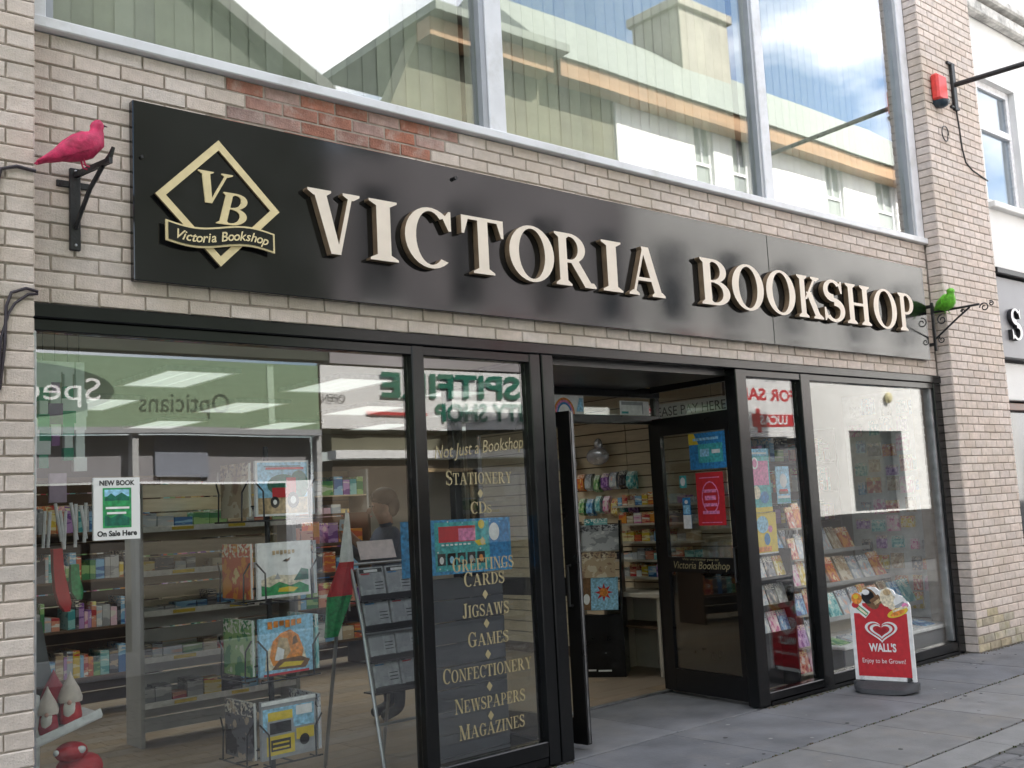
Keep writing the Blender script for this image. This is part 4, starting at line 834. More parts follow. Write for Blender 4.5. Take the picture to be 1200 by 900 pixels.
for i, z in enumerate(rows):
    fbk = F((3.06, .40, z+.003), (.10, 1, 0)); 
    bb = MB().box(3.062, 3.082, .38, .70, z+.003, z+.30).build('book', COV[('white', 'white', 'teal', 'white')[i]]); tag(bb, 'pale book edge on the far side of the wire rack, %s from the top' % ORD[i], 'book')

# ---- newspaper stand, papers, flag
silver = M('silver tube', (.45, .46, .48), .35, metal=.85)
ns = thing('newspaper_stand', 'silver tubular newspaper stand behind the left window post', 'newspaper stand', (3.750, .75, 0))
for x in (3.530, 3.970):
    MB().tube([(x, .42, .01), (x-.01, .62, .95), (x-.02, .72, 1.30)], .012, 8).build('front_leg', silver, ns, True); MB().tube([(x, 1.12, .01), (x-.01, .9, .9), (x-.02, .74, 1.29)], .012, 8).build('rear_leg', silver, ns, True)
for yy, z in ((.715, 1.28), (.60, .86), (.49, .34)): MB().tube([(3.520, yy, z), (3.960, yy, z)], .009, 8).build('cross_bar', silver, ns)
TR = ((1.06, .64), (.88, .60), (.70, .555), (.52, .515))
for i, (z, yy) in enumerate(TR): MB().box(3.540, 3.950, yy, yy+.14, z-.012, z-.004).build('tray', wire, ns); MB().box(3.540, 3.950, yy, yy+.006, z-.003, z+.03).build('tray_lip', wire, ns)
news = M('newsprint', (.40, .41, .43), .9, .25, 30)
for i, (z, yy) in enumerate(TR):
    for j in range(2):
        fr = F((3.555+.2*j, yy+.02, z), (1, 0, 0), (0, .22, .97)); t = thing('newspaper', 'folded newspaper on the %s tray of the stand, %s half' % (ORD[i], ('left', 'right')[j]), 'newspaper', tuple(fr.o), 'newspapers on the stand')
        MB().fbox(fr, .0, .185, .0, .20, -.02, 0).build('sheets', news, t); sh_ = [(K_, rc(.01, .165, .175, .19)), (GY, rc(.015, .06, .10, .15)), (K_, rc(.11, .06, .17, .065)), (K_, rc(.11, .08, .17, .085)), (K_, rc(.11, .10, .17, .105)), (B_ if (i+j) % 2 else R_, rc(.015, .155, .08, .162)), (K_, rc(.015, .02, .17, .03)), (W_, rc(.04, .168, .14, .184))]
        print_on('print', fr, sh_, PM, t)
fr = F((3.580, .70, 1.305), (1, -.05, 0), (0, .35, .94)); cd = MB().fbox(fr, 0, .26, 0, .12, -.003, 0).build('card', flat('pale pink card', (.72, .60, .60))); tag(cd, 'pale pink folded card on top of the newspaper stand', 'card')
fg_ = thing('flag', 'folded red, white and green flag hanging beside the newspaper stand', 'flag', (3.460, .7, .95))
MB().tube([(3.500, .72, 1.0), (3.500, .72, 1.62)], .006, 6).build('stick', silver, fg_)
def cloth(z0, z1, w0, w1, x0, x1, n=18):
    rr_ = []
    for z, w_, xx in ((z0, w0, x0), ((z0+z1)/2, (w0+w1)/2, (x0+x1)/2), (z1, w1, x1)):
        rr_.append([V((xx+w_*math.cos(2*math.pi*k/n)*(1+.22*math.sin(k*2.4)), .71+.35*w_*math.sin(2*math.pi*k/n)*(1+.3*math.cos(k*1.9)), z)) for k in range(n)])
    return MB().loft(rr_)
cloth(1.30, 1.60, .05, .012, 3.485, 3.500).build('white_cloth', white, fg_, True); cloth(1.10, 1.30, .085, .05, 3.430, 3.485).build('red_cloth', red, fg_, True); cloth(.86, 1.10, .045, .085, 3.360, 3.430).build('green_cloth', green, fg_, True)

# ---- left end of the window: hanging goods, gnomes
poly = M('clear wrap', (.75, .80, .80), .25, .1, 8)
for i, (x, c1, l) in enumerate(((1.53, 'white', .50), (1.585, 'green', .58), (1.64, 'purple', .46), (1.70, 'green', .54), (1.755, 'white', .60))):
    t = thing('wrapped_scarf', '%s wrapped scarf hanging top left in the window, %s from the pier' % (c1, ORD[i]), 'scarf', (x, .32, 2.42), 'wrapped scarves hanging by the left pier')
    q = MB(); n = 9
    for k in range(n-1):
        za, zb = 2.40-l*k/n, 2.40-l*(k+1)/n; mi = 0 if k < 2 else ((1 if c1 == 'green' else 2 if c1 == 'purple' else 0) if k % 3 else 0)
        wv = .026+.008*math.sin(k*1.3+i)
        q.loft([[V((x-wv, .31, za)), V((x+wv, .305, za)), V((x+wv, .34, za)), V((x-wv, .345, za))], [V((x-wv, .31, zb)), V((x+wv, .305, zb)), V((x+wv, .34, zb)), V((x-wv, .345, zb))]], mi)
    q.build('scarf', [poly, flat('scarf green', (.02, .28, .16)), flat('scarf purple', (.25, .10, .28))], t); MB().tube([(x, .325, 2.40), (x, .325, 2.555)], .002, 5).build('hook', wire, t)
hb = thing('pencil_bundle', 'bundle of white sticks hanging behind the left pane', 'bundle', (1.70, .35, 1.5))
MB().box(1.62, 1.70, .34, .36, 1.72, 1.86).build('header_card', flat('lilac card', (.45, .35, .45)), hb)
rr = random.Random(4)
for k in range(9):
    x = 1.60+k*.024; MB().tube([(x, .345, 1.70+rr.uniform(-.03, .02)), (x+rr.uniform(-.012, .04), .35, 1.52+rr.uniform(-.04, .03))], .008, 6).build('stick', white, hb)
tag(MB().loft([[V((1.655+dx-wd, .33, z)), V((1.655+dx+wd, .33, z)), V((1.655+dx+wd, .37, z)), V((1.655+dx-wd, .37, z))] for z, dx, wd in ((1.50, 0, .022), (1.40, .005, .024), (1.30, .02, .03), (1.24, .035, .028), (1.20, .045, .012))]).build('stocking', red, None, True), 'long red stocking hanging behind the left pane', 'stocking')
tag(MB().loft([[V((1.745+dx-wd, .36, z)), V((1.745+dx+wd, .36, z)), V((1.745+dx+wd, .39, z)), V((1.745+dx-wd, .39, z))] for z, dx, wd in ((1.42, 0, .018), (1.36, .0, .022), (1.29, .012, .028), (1.25, .02, .012))]).build('stocking', green, None, True), 'short green stocking beside the red stocking', 'stocking')
tag(MB().loft([[V((1.56-wd, .40, z)), V((1.56+wd*1.4, .40, z)), V((1.56+wd*1.4, .46, z)), V((1.56-wd, .46, z))] for z, wd in ((1.16, .03), (1.0, .05), (.86, .07))]).build('felt_hat', M('grey felt', (.16, .17, .18), .9, .1), None, True), 'grey felt shape hanging above the gnomes', 'hat')
gs = thing('gnome_shelf', 'white tilted shelf tray holding gnomes at the left of the window', 'shelf', (1.68, .33, .63))
MB().fbox(F((1.50, .22, .62), (1, 0, .30), (0, 1, 0)), 0, .33, 0, .24, -.012, .012).build('tray', white, gs); MB().cbox(1.48, 1.56, .28, .42, .005, .84, .006).build('post', white, gs); MB().fbox(F((1.50, .21, .62), (1, 0, .30), (-.29, 0, 1)), 0, .33, 0, .035, 0, .01).build('lip', white, gs)
def gnome(x, y, z, s_, lab, hat, body):
    t = thing('gnome', lab, 'gnome', (x, y, z), 'plush gnomes in the window')
    MB().lathe((x, y, z), [(.045*s_, 0), (.052*s_, .03*s_), (.045*s_, .08*s_), (.03*s_, .11*s_)], 14).build('body', body, t, True)
    MB().ell((x-.012*s_, y-.03*s_, z+.065*s_), .03*s_, .022*s_, .05*s_, 12, 8).build('beard', flat('gnome beard', (.8, .76, .7), .9), t, True)
    MB().lathe((x, y, z+.095*s_), [(.052*s_, 0), (.054*s_, .02*s_), (.04*s_, .06*s_), (.02*s_, .095*s_), (.008*s_, .12*s_), (.002, .135*s_)], 14).build('hat', hat, t, True); MB().ell((x-.02*s_, y-.05*s_, z+.098*s_), .011*s_, .011*s_, .011*s_, 8, 6).build('nose', flat('gnome nose', (.7, .4, .32), .8), t, True)
cf = flat('cream felt', (.72, .62, .55), .9); gf = flat('gnome grey', (.45, .45, .45), .9); rf_ = flat('deep red felt', (.42, .03, .05), .9)
gnome(1.595, .29, .66, .92, 'pale hatted gnome with a red coat at the left of the white tray', cf, rf_); gnome(1.70, .30, .69, 1.02, 'cream hatted gnome with a red coat at the right of the tray', cf, red); gnome(1.65, .38, .68, 1.1, 'red hatted gnome standing behind the two pale hatted ones', rf_, gf)
t = thing('plush_toy', 'red plush toy with white patches under the gnome tray', 'plush toy', (1.70, .30, .40)); MB().ell((1.74, .30, .475), .11, .08, .075, 14, 10).build('body', red, t, True); MB().ell((1.69, .26, .565), .075, .06, .045, 14, 10).build('head', red, t, True); MB().ell((1.72, .215, .575), .024, .014, .018, 10, 6).build('patch', white, t, True); MB().ell((1.615, .235, .575), .014, .012, .014, 10, 6).build('patch', white, t, True); [MB().tube([(1.66+.09*i, .225, .47), (1.655+.1*i, .20, .41)], .022, 8).build('leg', red, t, True) for i in range(2)]; MB().cbox(1.58, 1.85, .2, .42, .005, .405, .006).build('stand', white, t)

# ---- things stuck on or hung behind the glass
p = thing('poster', 'white poster with a green picture and NEW BOOK heading on the left pane', 'poster', (1.82, .034, 1.53)); fr = F((1.715, .0215, 1.532), (1, 0, -.01))
MB().fbox(fr, 0, .216, 0, .288, -.0145, -.0125).build('sheet', paper, p)
fr = F(fr.o+V((0, -.004, 0)), fr.u, fr.v)
MB().fbox(fr, 0, .216, 0, .288, -.001, 0).build('sheet', paper, p)
print_on('print', fr, [(G_, rc(.042, .055, .175, .24)), (skyb and SK, [(.05, .20), (.165, .20), (.165, .232), (.05, .232)]), (DG, [(.05, .19), (.08, .215), (.10, .20), (.13, .218), (.165, .195), (.165, .18), (.05, .18)]), (W_, rc(.055, .142, .165, .152)), (DG, [(.05, .065), (.165, .065), (.165, .10), (.12, .12), (.08, .1), (.05, .115)]), (W_, rc(.06, .118, .15, .128)), (G_, el2(.11, .17, .04, .012))], PM, p)
text('lettering', 'NEW BOOK', fr, .108, .262, .032, black, p, .001, bold=.001, width=.165); text('lettering', 'On Sale Here', fr, .108, .028, .034, black, p, .001, bold=.0012, width=.185)
p = thing('party_banner', 'blue party poster with balloons and red letters behind the second pane', 'poster', (3.93, .16, 1.2)); fr = F((3.515, .16, 1.205), (1, 0, -.01)); MB().fbox(fr, 0, .835, 0, .325, -.003, 0).build('sheet', M('speckled blue print', (.05, .28, .55), .5, .5, 45), p)
sh_ = [(T_, rc(.24, .02, .80, .31)), (B_, rc(.66, .02, .82, .31)), (R_, rc(.27, .19, .55, .285)), (P_, rc(.42, .195, .55, .27)), (Y_, el2(.60, .29, .025, .028)), (W_, el2(.70, .24, .042, .055)), (Y_, [(.54, .19), (.60, .20), (.63, .165), (.57, .16)])]
for k in range(5): sh_ += [(K_, rc(.255+.075*k, .055, .315+.075*k, .125)), ((W_, SK, T_, GY, O_)[k], el2(.285+.075*k, .085, .016, .022))]
for k in range(7): sh_.append((W_, rc(.285+.033*k, .17, .305+.033*k, .18)))
rr = random.Random(8)
for k in range(24): sh_.append((rr.choice((SK, W_, T_)), el2(rr.uniform(.03, .81), rr.choice((rr.uniform(.015, .045), rr.uniform(.295, .315), rr.uniform(.13, .16))), .006, .005, 6)))
print_on('print', fr, sh_, PM, p)
for k in range(7):
    pass
gp_ = thing('slat_panel', 'dark grey slatted back panel low behind the gold lettering', 'display panel', (4.02, .22, 0)); gpm = M('dark blue grey board', (.075, .078, .092), .45, .12, 5, rnd=.06)
for k in range(9): MB().cbox(3.67, 4.30, .20, .222, .01+k*.13, .01+k*.13+.126, .003).build('slat', gpm, gp_)
MB().box(3.69, 3.73, .223, .26, .01, 1.18).build('batten', gpm, gp_); MB().box(4.25, 4.29, .223, .26, .01, 1.18).build('batten', gpm, gp_)
def poster(label, fr, w_, h, mat, shapes=None, cat='poster', name='poster', txt=()):
    p = thing(name, label, cat, tuple(fr.o)); MB().fbox(fr, 0, w_, 0, h, -.002, 0).build('sheet', mat, p)
    if shapes: print_on('print', fr, shapes, PM, p)
    for s_, x, y, sz, mt, wd in txt: text('lettering', s_, fr, x, y, sz, mt, p, .0065, width=wd)
    return p
# door posters on the right leaf
c_ = .0075
fdp = F(fdr.p(0, 0, .0045), fdr.u, fdr.v)
def on_door(x, z): return F(fdp.p(x, z, .002), fdp.u, fdp.v)
poster('red poster with pale lettering on the open right door', on_door(.47, 1.352), .30, .42, red, [(P_, el2(.15, .22, .095, .13)), (R_, el2(.15, .22, .085, .12)), (P_, rc(.04, .375, .26, .382)), (P_, rc(.04, .02, .26, .026)), (P_, rc(.08, .26, .22, .285)), (P_, rc(.09, .20, .21, .235)), (P_, rc(.08, .15, .22, .175)), (P_, rc(.06, .09, .24, .115))])
poster('blue poster with pale panels at the top of the right door', on_door(.42, 1.80), .41, .29, blue, [(T_, rc(.10, .05, .37, .20)), (SK, rc(.12, .10, .22, .16)), (W_, rc(.25, .12, .34, .15)), (Y_, [(0, .29), (.06, .29), (.11, .2), (0, .2)]), (SK, rc(.05, .23, .33, .25))])
poster('small blue and white sticker low on the right door glass', on_door(.30, 1.33), .09, .25, blue, [(W_, rc(0, 0, .09, .11)), (SK, rc(.01, .12, .08, .19)), (W_, el2(.045, .215, .02, .016))], 'sticker', 'sticker')
poster('small green and white sticker on the right door glass', on_door(.28, 1.66), .08, .10, teal, [(W_, el2(.04, .05, .028, .035))], 'sticker', 'sticker')
# transom above the doors
ft = F((4.98, 1.055, 2.288))
poster('white rainbow poster on the glass above the doors', F((5.62, 1.055, 2.288)), .34, .15, white, [(O_, el2(.12, 0, .115, .13, 16, 0, 180)), (P_, el2(.12, 0, .098, .112, 16, 0, 180)), (B_, el2(.12, 0, .082, .094, 16, 0, 180)), (W_, el2(.12, 0, .066, .076, 16, 0, 180)), (SK, [(.25, .02), (.29, .13), (.33, .13), (.33, .02)])])
poster('white notice with grey print on the glass above the doors', F((6.38, 1.055, 2.29)), .36, .12, white, [(GY, rc(.02, .085, .28, .112)), (GY, rc(.27, .01, .285, .11)), (T_, rc(.02, .012, .10, .03))])
p = poster('long white PLEASE PAY HERE sign hanging near the slat wall', F((7.33, 1.62, 2.29), (0, -1, 0)), .95, .15, paper, None, 'sign', 'hanging_sign', (('PLEASE PAY HERE', .475, .072, .12, black, .9),))
MB().tube([(7.331, 1.5, 2.44), (7.331, 1.5, 2.75)], .002, 5).build('cord', wire, p); MB().tube([(7.331, .85, 2.44), (7.331, .85, 2.75)], .002, 5).build('cord', wire, p)
# newsstand inside the door
fr0 = F((6.80, 2.12, 0), (.6, -.8, 0)); nd = thing('magazine_stand', 'black sloping newspaper stand just inside the open doors', 'magazine stand', (6.95, 2.0, 0))
MB().prism(F(fr0.o+V((0, 0, 0)), -fr0.n, fr0.v), [(0, .005), (.36, .005), (.36, 1.40), (.26, 1.40), (0, .55)], 0, .02).prism(F(fr0.p(.38, 0, 0), -fr0.n, fr0.v), [(0, .005), (.36, .005), (.36, 1.40), (.26, 1.40), (0, .55)], 0, .02).build('side_panel', blackfr, nd)
MB().fbox(fr0, .0, .40, .005, .56, -.02, 0).build('front_panel', blackfr, nd)
print_on('print', fr0, [(W_, rc(.06, .06, .13, .075)), (W_, rc(.15, .055, .27, .07))], PM, nd)
for i, (z, d) in enumerate(((.62, -.04), (.88, -.12), (1.12, -.20))): MB().fbox(fr0, .021, .379, z-.02, z-.008, d-.12, d).build('shelf', blackfr, nd)
def lean(z, d, x=0, t=.30): return F(fr0.p(.03+x, z, d-.01), fr0.u, V((-fr0.n.x*t, -fr0.n.y*t, 1)))
book('picture card with an orange starfish on the low tier of the black stand', lean(.60, -.02), .33, .30, .015, skyb, picture=pic([(SK, rc(.09, .02, .31, .28)), (R_, star(.20, .16, .085)), (O_, el2(.20, .16, .04, .04)), (BR, rc(0.0, .0, .08, .3)), (W_, el2(.04, .1, .03, .05))]), cat='book')
book('pale newspaper on the middle tier of the black stand', lean(.885, -.10), .31, .24, .015, COV['cream'], 'newspaper', 'newspaper'); book('large white newspaper on the top tier of the black stand', lean(1.125, -.18, -.02), .37, .25, .015, COV['grey'], 'newspaper', 'newspaper'); book('green and white leaflet behind the top newspaper', lean(1.25, -.26, .02), .22, .18, .01, COV['teal'], 'leaflet', 'leaflet')
# toys hanging on the slat wall
rr = random.Random(11)
for i in range(14):
    y_ = 2.05+.115*(i % 7)*1.0; z_ = 1.78-(i//7)*.24+rr.uniform(-.02, .02); c1 = list(PAL)[rr.randrange(len(PAL))]
    w3 = rr.uniform(.03, .05); t = thing('hanging_packet', '%s toy packet on the slat wall, %s row, %s from the doors' % (c1, ('upper', 'lower')[i//7], ORD[i % 7]), 'toy packet', (7.56, y_, z_), 'toy packets on the slat wall')
    MB().loft([[V((7.55-d, y_-w3, z_+k)), V((7.55-d, y_+w3, z_+k)), V((7.58, y_+w3, z_+k)), V((7.58, y_-w3, z_+k))] for k, d in ((-.09, .005), (-.06, .04), (.03, .035), (.08, .004))]).build('bag', COV[c1], t)
for i, (y_, z_) in enumerate(((2.45, 2.03), (2.9, 1.98))):
    t = thing('foil_balloon', 'silver patterned foil bag on the slat wall, %s from the doors' % ORD[i], 'foil bag', (7.5, y_, z_)); MB().ell((7.5, y_, z_), .06, .15, .09, 14, 8).build('body', flat('foil print', (.5, .5, .55), .25, metal=.5), t, True); MB().ell((7.5, y_-.02, z_+.11), .04, .05, .07, 10, 6).build('ear', flat('foil print'), t, True)

# ---- narrow pane right of the door
fr = F((7.08, .30, 1.43)); poster('pink and teal childrens poster behind the narrow right pane', fr, .25, .52, teal, [(P_, rc(.02, .22, .23, .42)), (SK, rc(.0, .46, .25, .52)), (W_, rc(.02, .475, .22, .49)), (W_, el2(.05, .40, .045, .05)), (P_, el2(.05, .40, .03, .035)), (CR, el2(.05, .16, .05, .055)), (Y_, rc(.0, .0, .25, .04)), (B_, el2(.15, .12, .06, .05))])
poster('yellow activity card under the pink and teal poster', F((7.09, .31, 1.09)), .29, .335, yellow, [(SK, el2(.10, .24, .08, .07)), (P_, el2(.2, .2, .03, .03)), (B_, el2(.15, .12, .04, .05)), (O_, rc(.02, .02, .2, .06)), (W_, rc(.0, .0, .29, .012))])
poster('tall pale blue card with a ship picture hung in the narrow pane', F((7.41, .30, 1.49)), .19, .31, skyb, [(W_, el2(.1, .19, .05, .06)), (BR, rc(.03, .08, .16, .11)), (R_, rc(.04, .10, .15, .12)), (W_, rc(.01, .045, .18, .065)), (T_, rc(.01, .01, .18, .04))], 'card', 'card')
mr = thing('black_magazine_rack', 'black three tier book rack low behind the narrow right pane', 'display rack', (7.27, .35, 0))
for i, z in enumerate((.88, .66, .44)): MB().box(7.05, 7.48, .28+.0*i, .42, z-.012, z).build('tier', blackfr, mr); MB().box(7.05, 7.48, .275, .283, z, z+.03).build('lip', blackfr, mr)
MB().box(7.03, 7.05, .27, .44, .005, 1.12).build('side', blackfr, mr); MB().box(7.48, 7.50, .27, .44, .005, 1.12).build('side', blackfr, mr); MB().box(7.051, 7.479, .425, .44, .005, 1.12).build('back', blackfr, mr)
cols = (('white', 'black', 'yellow'), ('white', 'black', 'grey'), ('white', 'pink', 'blue'))
for i, z in enumerate((.88, .66, .44)):
    for j in range(3): book('%s book on the %s tier of the black rack, %s from the door' % (cols[i][j], ('top', 'middle', 'bottom')[i], ORD[j]), F((7.07+.135*j, .30, z+.002), (1, 0, 0), (0, .3, 1)), .12, .19, .015, COV[cols[i][j]])
rr = random.Random(31); k = 0; names = list(PAL)
for i, (z, n_) in enumerate(((1.28, 3), (1.02, 3), (.80, 3), (.56, 2), (.30, 2), (.09, 2))):
    st_ = thing('card_shelf', 'narrow card shelf beside the third post, %s from the top' % ORD[i], 'shelf', (7.66, .3, z-.02), 'card shelves beside the third post')
    MB().box(7.53, 7.86, .26, .42, z-.015, z-.002).build('shelf', shelfm, st_); MB().box(7.84, 7.86, .30, .42, .005 if i == 5 else z-.26, z-.016).build('support', shelfm, st_)
    for j in range(n_):
        c1 = ('red', 'orange', 'purple', 'red', 'white', 'yellow', 'pink', 'yellow', 'blue', 'blue', 'red', 'purple', 'white', 'red', 'pink')[k]; k += 1
        w2 = .31/n_; book('%s card on the %s narrow card shelf, %s from the door' % (c1, ORD[i], ORD[j]), F((7.535+j*w2, .285, z), (1, 0, 0), (0, .25, 1)), w2*.94, .18+.03*(j % 2), .012, COV[c1], 'card', 'card')

# ---- right display window: white plinth, three stepped tiers of books
dp = thing('display_plinth', 'white topped display plinth along the floor of the right window', 'plinth', (8.55, .5, 0)); MB().cbox(7.9, 9.93, .09, 1.2, .245, .275, .005).build('top', white, dp); MB().box(7.9, 9.93, .10, .12, .005, .244).build('front', M('grey plinth front', (.12, .12, .125), .4), dp)
ds = thing('stepped_display', 'pale three step book display in the right window', 'display stand', (8.9, .75, .28))
tiers = ((.44, .46), (.70, .72), (.98, .98))
for z, y_ in tiers:
    MB().cbox(8.15, 9.90, y_, y_+.24, z-.02, z, .003).build('step', shelfm, ds); MB().box(8.15, 9.90, y_+.20, y_+.22, .276, z-.021).build('riser', shelfm, ds); MB().box(8.15, 9.90, y_-.006, y_, z-.02, z+.02).build('lip', upr, ds)
rr = random.Random(21)
for i, (z, y_) in enumerate(tiers):
    x = 8.2; j = 0
    while x < 9.72:
        w2 = rr.uniform(.15, .20)
        c1 = rr.choice(('white', 'blue', 'orange', 'cream', 'white', 'yellow', 'white', 'red', 'teal'))
        if rr.random() < .97 and j < 10: book('%s paperback on the %s step of the window display, %s from the post' % (c1, ('lowest', 'middle', 'top')[i], ORD[j]), F((x, y_+.04, z+.001), (1, rr.uniform(-.04, .04), 0), (rr.uniform(-.05, .03), .45, 1)), w2*.92, rr.uniform(.23, .27), .025, COV[c1]); j += 1
        x += w2+.02
for i in range(7):
    c1 = ('green', 'white', 'blue', 'cream', 'yellow', 'white', 'blue')[i]; x = 7.95+i*.24
    book('%s book lying on the white plinth, %s from the third post' % (c1, ORD[i]), F((x, .16, .279), (1, .05*(i % 3-1), 0), (0, 1, .18)), .15, .2, .02, COV[c1])
bf = MB().box(7.93, 8.12, .5, .62, .277, 1.28).build('book_stack', COV['grey']); tag(bf, 'grey upright box file behind the third post in the right window', 'box file'); bf2 = MB().box(7.93, 8.02, .40, .49, .80, 1.30).build('folder', flat('bright blue', (.03, .35, .65))); bf2.location.z = -.52; tag(bf2, 'bright blue folder standing beside the third post', 'folder')
# packets hanging on the end wall
ew = struct(MB().box(9.98, 10.02, .10, 1.2, .28, 2.55).build('end_panel', flat('pale end panel', (.6, .62, .62))))
for i in range(11):
    for j in range(6):
        c1 = names[rr.randrange(len(names))]; y_ = .13+j*.17+rr.uniform(-.02, .02); z_ = .36+i*.195+rr.uniform(-.03, .03)
        o = MB().box(9.945-rr.uniform(0, .012), 9.975, y_, y_+rr.uniform(.08, .145), z_, z_+rr.uniform(.1, .175)).build('hanging_packet', COV[c1]); tag(o, '%s packet on the end wall, %s row up, %s from the glass' % (c1, ORD[i], ORD[j]), 'packet', 'packets on the end wall of the right window')

# ================================================================== PAVEMENT SIGN
WS = thing('pavement_sign', 'red and white ice cream pavement sign standing outside the right window', 'pavement sign', (7.65, -.42, 0))
fw = F((7.585, -.185, 0), (.115, -.45, 0), (0, 0, 1)); wd = .465
rub = M('dark recycled rubber', (.05, .052, .058), .75, .15, 20, .3, 60)
q = MB(); rings = []
for a in [k/12 for k in range(13)]:
    x = a*wd*1.06-.03*wd; hw = .16*math.sqrt(max(.04, 1-(2*a-1)**4)); zt = .075
    rings.append([fw.p(x, .004+.02*abs(2*a-1)**3, -hw), fw.p(x, .004+.02*abs(2*a-1)**3, hw), fw.p(x, .04, hw*.92), fw.p(x, zt, .035), fw.p(x, zt, -.035), fw.p(x, .04, -hw*.92)])
q.loft(rings); q.build('base', rub, WS, True)
for a in (.05, wd-.05): MB().fbox(fw, a-.02, a+.02, .07, .13, -.012, .012).build('foot_bracket', rub, WS)
prof = [(0, .085), (wd, .085), (wd, .66)]+[(.45, .69), (.42, .70), (.41, .735), (.36, .75), (.345, .78), (.30, .80), (.26, .785), (.24, .775), (.21, .80), (.16, .805), (.12, .79), (.105, .765), (.06, .755), (.03, .725), (.015, .69), (0, .66)]
MB().prism(fw, prof, -.012, .012).build('board', white, WS)
fp_ = F(fw.p(0, 0, .012), fw.u, fw.v)
sh_ = [(R_, rc(.028, .115, wd-.028, .60)), (R_, rc(.10, .59, .36, .68))]
def rotp(pts, cx, cy, a): return [(cx+(x-cx)*math.cos(a)-(y-cy)*math.sin(a), cy+(x-cx)*math.sin(a)+(y-cy)*math.cos(a)) for x, y in pts]
sh_ += [(W_, rotp(rc(.03, .595, .155, .66), .09, .63, -.7)), (G_, rotp(rc(.05, .61, .15, .645), .09, .63, -.7)), (CR, rotp(rc(.06, .618, .145, .636), .09, .63, -.7)), (R_, el2(.045, .665, .028, .024)), (O_, el2(.06, .715, .042, .045)), (Y_, el2(.055, .73, .02, .018)), (BR, rotp(el2(.17, .715, .055, .09), .17, .715, .5)), (K_, rotp(el2(.155, .735, .05, .055), .17, .715, .3)), (W_, el2(.135, .765, .03, .022)), (BR, rotp(rc(.17, .66, .255, .73), .21, .70, .6)), (TN, rotp(rc(.185, .675, .24, .70), .21, .70, .6)), (CR, el2(.295, .725, .052, .072)), (CR, el2(.33, .69, .04, .06)), (TN, el2(.30, .765, .03, .025)), (W_, el2(.395, .69, .05, .045)), (GY, rotp(rc(.35, .655, .43, .68), .39, .67, .5)), (P_, el2(.43, .665, .025, .02)), (Y_, rotp(el2(.37, .61, .085, .032), .37, .61, .35)), (O_, rotp(el2(.37, .605, .06, .018), .37, .605, .35)), (CR, rotp(rc(.33, .63, .45, .645), .39, .64, .35))]
print_on('print', fp_, sh_, PM, WS, .0005, .0003)
fh = F(fw.p(wd*.5, .47, .0125), fw.u, fw.v)
def heart(t, s_): a = t; return (s_*.0625*(16*math.sin(a)**3)/8, s_*.0625*(13*math.cos(a)-5*math.cos(2*a)-2*math.cos(3*a)-math.cos(4*a))/11)
q = MB()
for s0, s1 in ((1.0, .84), (.70, .52)):
    nn = 44; lo_, hi_ = 3, 41
    for k in range(lo_, hi_):
        a0, a1 = 2*math.pi*k/nn, 2*math.pi*(k+1)/nn
        q.prism(fh, [heart(a0, s0), heart(a1, s0), heart(a1, s1), heart(a0, s1)], .0062, .0072)
hl = q.build('heart_logo', white, WS)
MB().prism(fh, [heart(2*math.pi*k/30, .34) for k in range(30)][::-1], .0062, .0068).build('heart_centre', flat('deep red', (.35, .01, .02)), WS)
text('lettering', "WALL'S", F(fw.p(0, 0, .0125), fw.u, fw.v), wd/2, .335, .085, white, WS, .0065, bold=.003, width=.21)
text('lettering', 'Enjoy to be Grown!', F(fw.p(0, 0, .0125), fw.u, fw.v), wd/2, .235, .05, white, WS, .0065, width=.33)

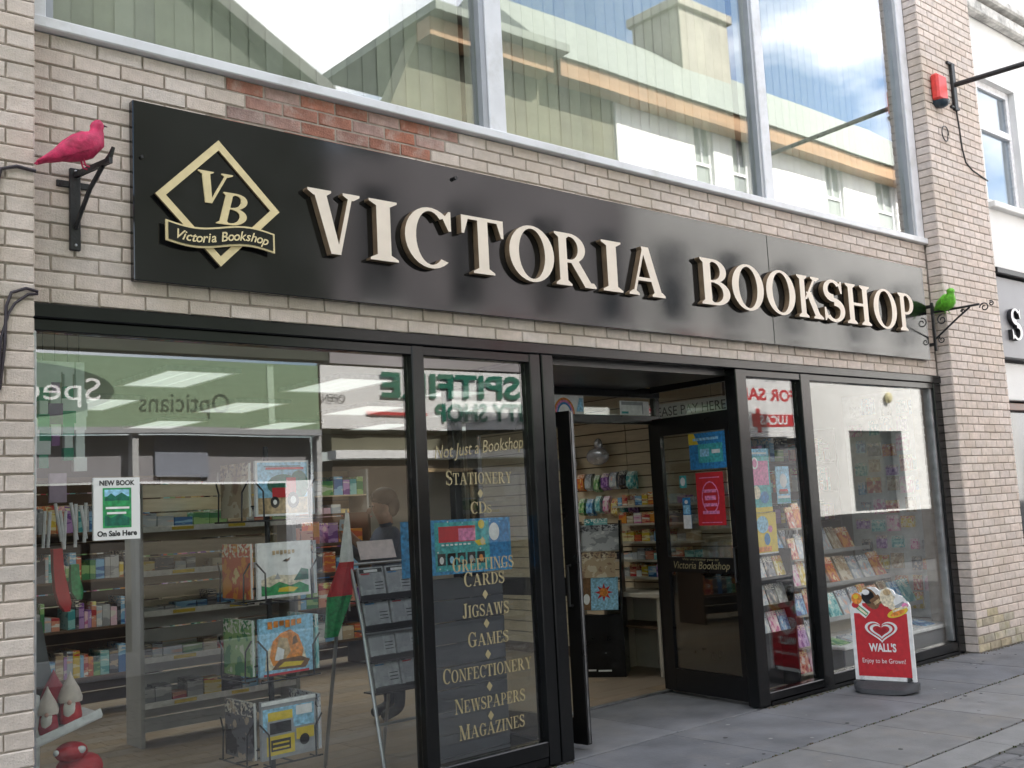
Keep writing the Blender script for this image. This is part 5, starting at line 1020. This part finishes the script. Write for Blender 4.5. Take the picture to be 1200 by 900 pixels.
# ================================================================== THE CUSTOMER (behind the left window)
def person(label, base, ang):
    P_t = thing('person', label, 'person', base)
    J = {'pel': (0, 0, .95, .15, .11), 'bel': (0, 0, 1.10, .145, .105), 'che': (.01, 0, 1.32, .165, .115), 'nb': (.0, 0, 1.47, .07, .065), 'nk': (.015, 0, 1.53, .055, .055), 'hd': (.04, 0, 1.62, .082, .098), 'ht': (.03, 0, 1.71, .07, .085),
         'ls': (0, .17, 1.42, .065, .06), 'le': (.12, .24, 1.20, .05, .048), 'lw': (.30, .12, 1.38, .033, .03), 'lh': (.35, .08, 1.45, .03, .022),
         'rs': (0, -.17, 1.42, .065, .06), 're': (.10, -.25, 1.19, .05, .048), 'rw': (.28, -.15, 1.34, .033, .03), 'rh': (.33, -.10, 1.41, .03, .022),
         'lk': (0, .09, .50, .075, .07), 'lp': (0, .09, .88, .10, .095), 'la': (-.02, .09, .10, .045, .045), 'lt': (.14, .09, .05, .045, .035),
         'rk': (.02, -.09, .50, .075, .07), 'rp': (0, -.09, .88, .10, .095), 'ra': (0, -.09, .10, .045, .045), 'rt': (.16, -.09, .05, .045, .035)}
    E = [('pel', 'bel'), ('bel', 'che'), ('che', 'nb'), ('nb', 'nk'), ('nk', 'hd'), ('hd', 'ht'), ('che', 'ls'), ('ls', 'le'), ('le', 'lw'), ('lw', 'lh'), ('che', 'rs'), ('rs', 're'), ('re', 'rw'), ('rw', 'rh'), ('pel', 'lp'), ('lp', 'lk'), ('lk', 'la'), ('la', 'lt'), ('pel', 'rp'), ('rp', 'rk'), ('rk', 'ra'), ('ra', 'rt')]
    for s_ in 'lr':
        h = V(J[s_+'h'][:3]); sg = -1 if s_ == 'l' else 1
        for k in range(4):
            n0, n1 = s_+'f%d' % k, s_+'g%d' % k; b = h+V((.02, sg*(.012-.014*k), .035-.006*abs(k-1.5))); c = b+V((.012, sg*.02, .03-.005*abs(k-1.5)))
            J[n0] = (*b, .0095, .0095); J[n1] = (*c, .008, .008); E += [(s_+'h', n0), (n0, n1)]
        b = h+V((-.005, sg*.03, .015)); J[s_+'t0'] = (*b, .011, .011); J[s_+'t1'] = (*(b+V((.01, sg*.008, .025))), .009, .009); E += [(s_+'h', s_+'t0'), (s_+'t0', s_+'t1')]
    ks = list(J); me = bpy.data.meshes.new('person'); me.from_pydata([J[k][:3] for k in ks], [(ks.index(a), ks.index(b)) for a, b in E], [])
    o = bpy.data.objects.new('tmp', me); C.objects.link(o); o.modifiers.new('s', 'SKIN'); sv = me.skin_vertices[0].data
    for i, k in enumerate(ks): sv[i].radius = J[k][3:5]; sv[i].use_root = (k == 'pel')
    ss = o.modifiers.new('u', 'SUBSURF'); ss.levels = 2; ss.render_levels = 2
    dg = bpy.context.evaluated_depsgraph_get(); dg.update(); m2 = bpy.data.meshes.new_from_object(o.evaluated_get(dg)); bpy.data.objects.remove(o)
    for q in (flat('skin', (.45, .26, .19), .6), M('grey blue jacket', (.11, .13, .19), .85, .15, 20), M('dark trousers', (.03, .035, .05), .9), M('dark shoes', (.02, .02, .02), .6)): m2.materials.append(q)
    for p_ in m2.polygons:
        c = p_.center; p_.use_smooth = True
        p_.material_index = 3 if c.z < .12 else 2 if c.z < .98 else 0 if (c.z > 1.50 and abs(c.y) < .11) or (c.x > .275) else 1
    mt = Matrix.Translation(base) @ Matrix.Rotation(ang, 4, 'Z')
    bo = inst('body', m2, mt, P_t)
    hr = flat('dark brown hair', (.025, .017, .013), .7)
    q = MB(); rings = []
    q.ell((0.015, 0, 1.695), .108, .093, .085, 16, 10); q.ell((-.03, 0, 1.64), .075, .088, .10, 16, 10)
    q.v = [tuple(mt @ V(v)) for v in q.v]; q.build('hair', hr, P_t, True)
    for s_ in (-1, 1):
        q = MB().ell((.03, s_*.088, 1.61), .018, .01, .03, 8, 6); q.v = [tuple(mt @ V(v)) for v in q.v]; q.build('ear', flat('skin'), P_t, True)
        q = MB().ell((.125, s_*.035, 1.635), .008, .012, .007, 8, 6); q.v = [tuple(mt @ V(v)) for v in q.v]; q.build('eye', flat('eye dark', (.03, .02, .02), .3), P_t, True)
    q = MB().ell((.142, 0, 1.60), .02, .014, .024, 8, 6); q.v = [tuple(mt @ V(v)) for v in q.v]; q.build('nose', flat('skin'), P_t, True)
    q = MB().ell((.128, 0, 1.557), .008, .022, .006, 8, 6); q.v = [tuple(mt @ V(v)) for v in q.v]; q.build('mouth', flat('lip', (.4, .15, .13), .6), P_t, True)
    b = MB().fbox(F((.36, -.07, 1.46), (0, 1, 0), (-.1, 0, 1)), 0, .13, 0, .085, -.008, .008); b.v = [tuple(mt @ V(v)) for v in b.v]
    tag(b.build('phone', flat('pale blue case', (.45, .55, .65))), 'pale blue phone held up by the customer inside', 'phone')
    return P_t
person('person in a grey blue jacket inside the shop holding up a phone', (4.66, 2.0, .005), rad(165))
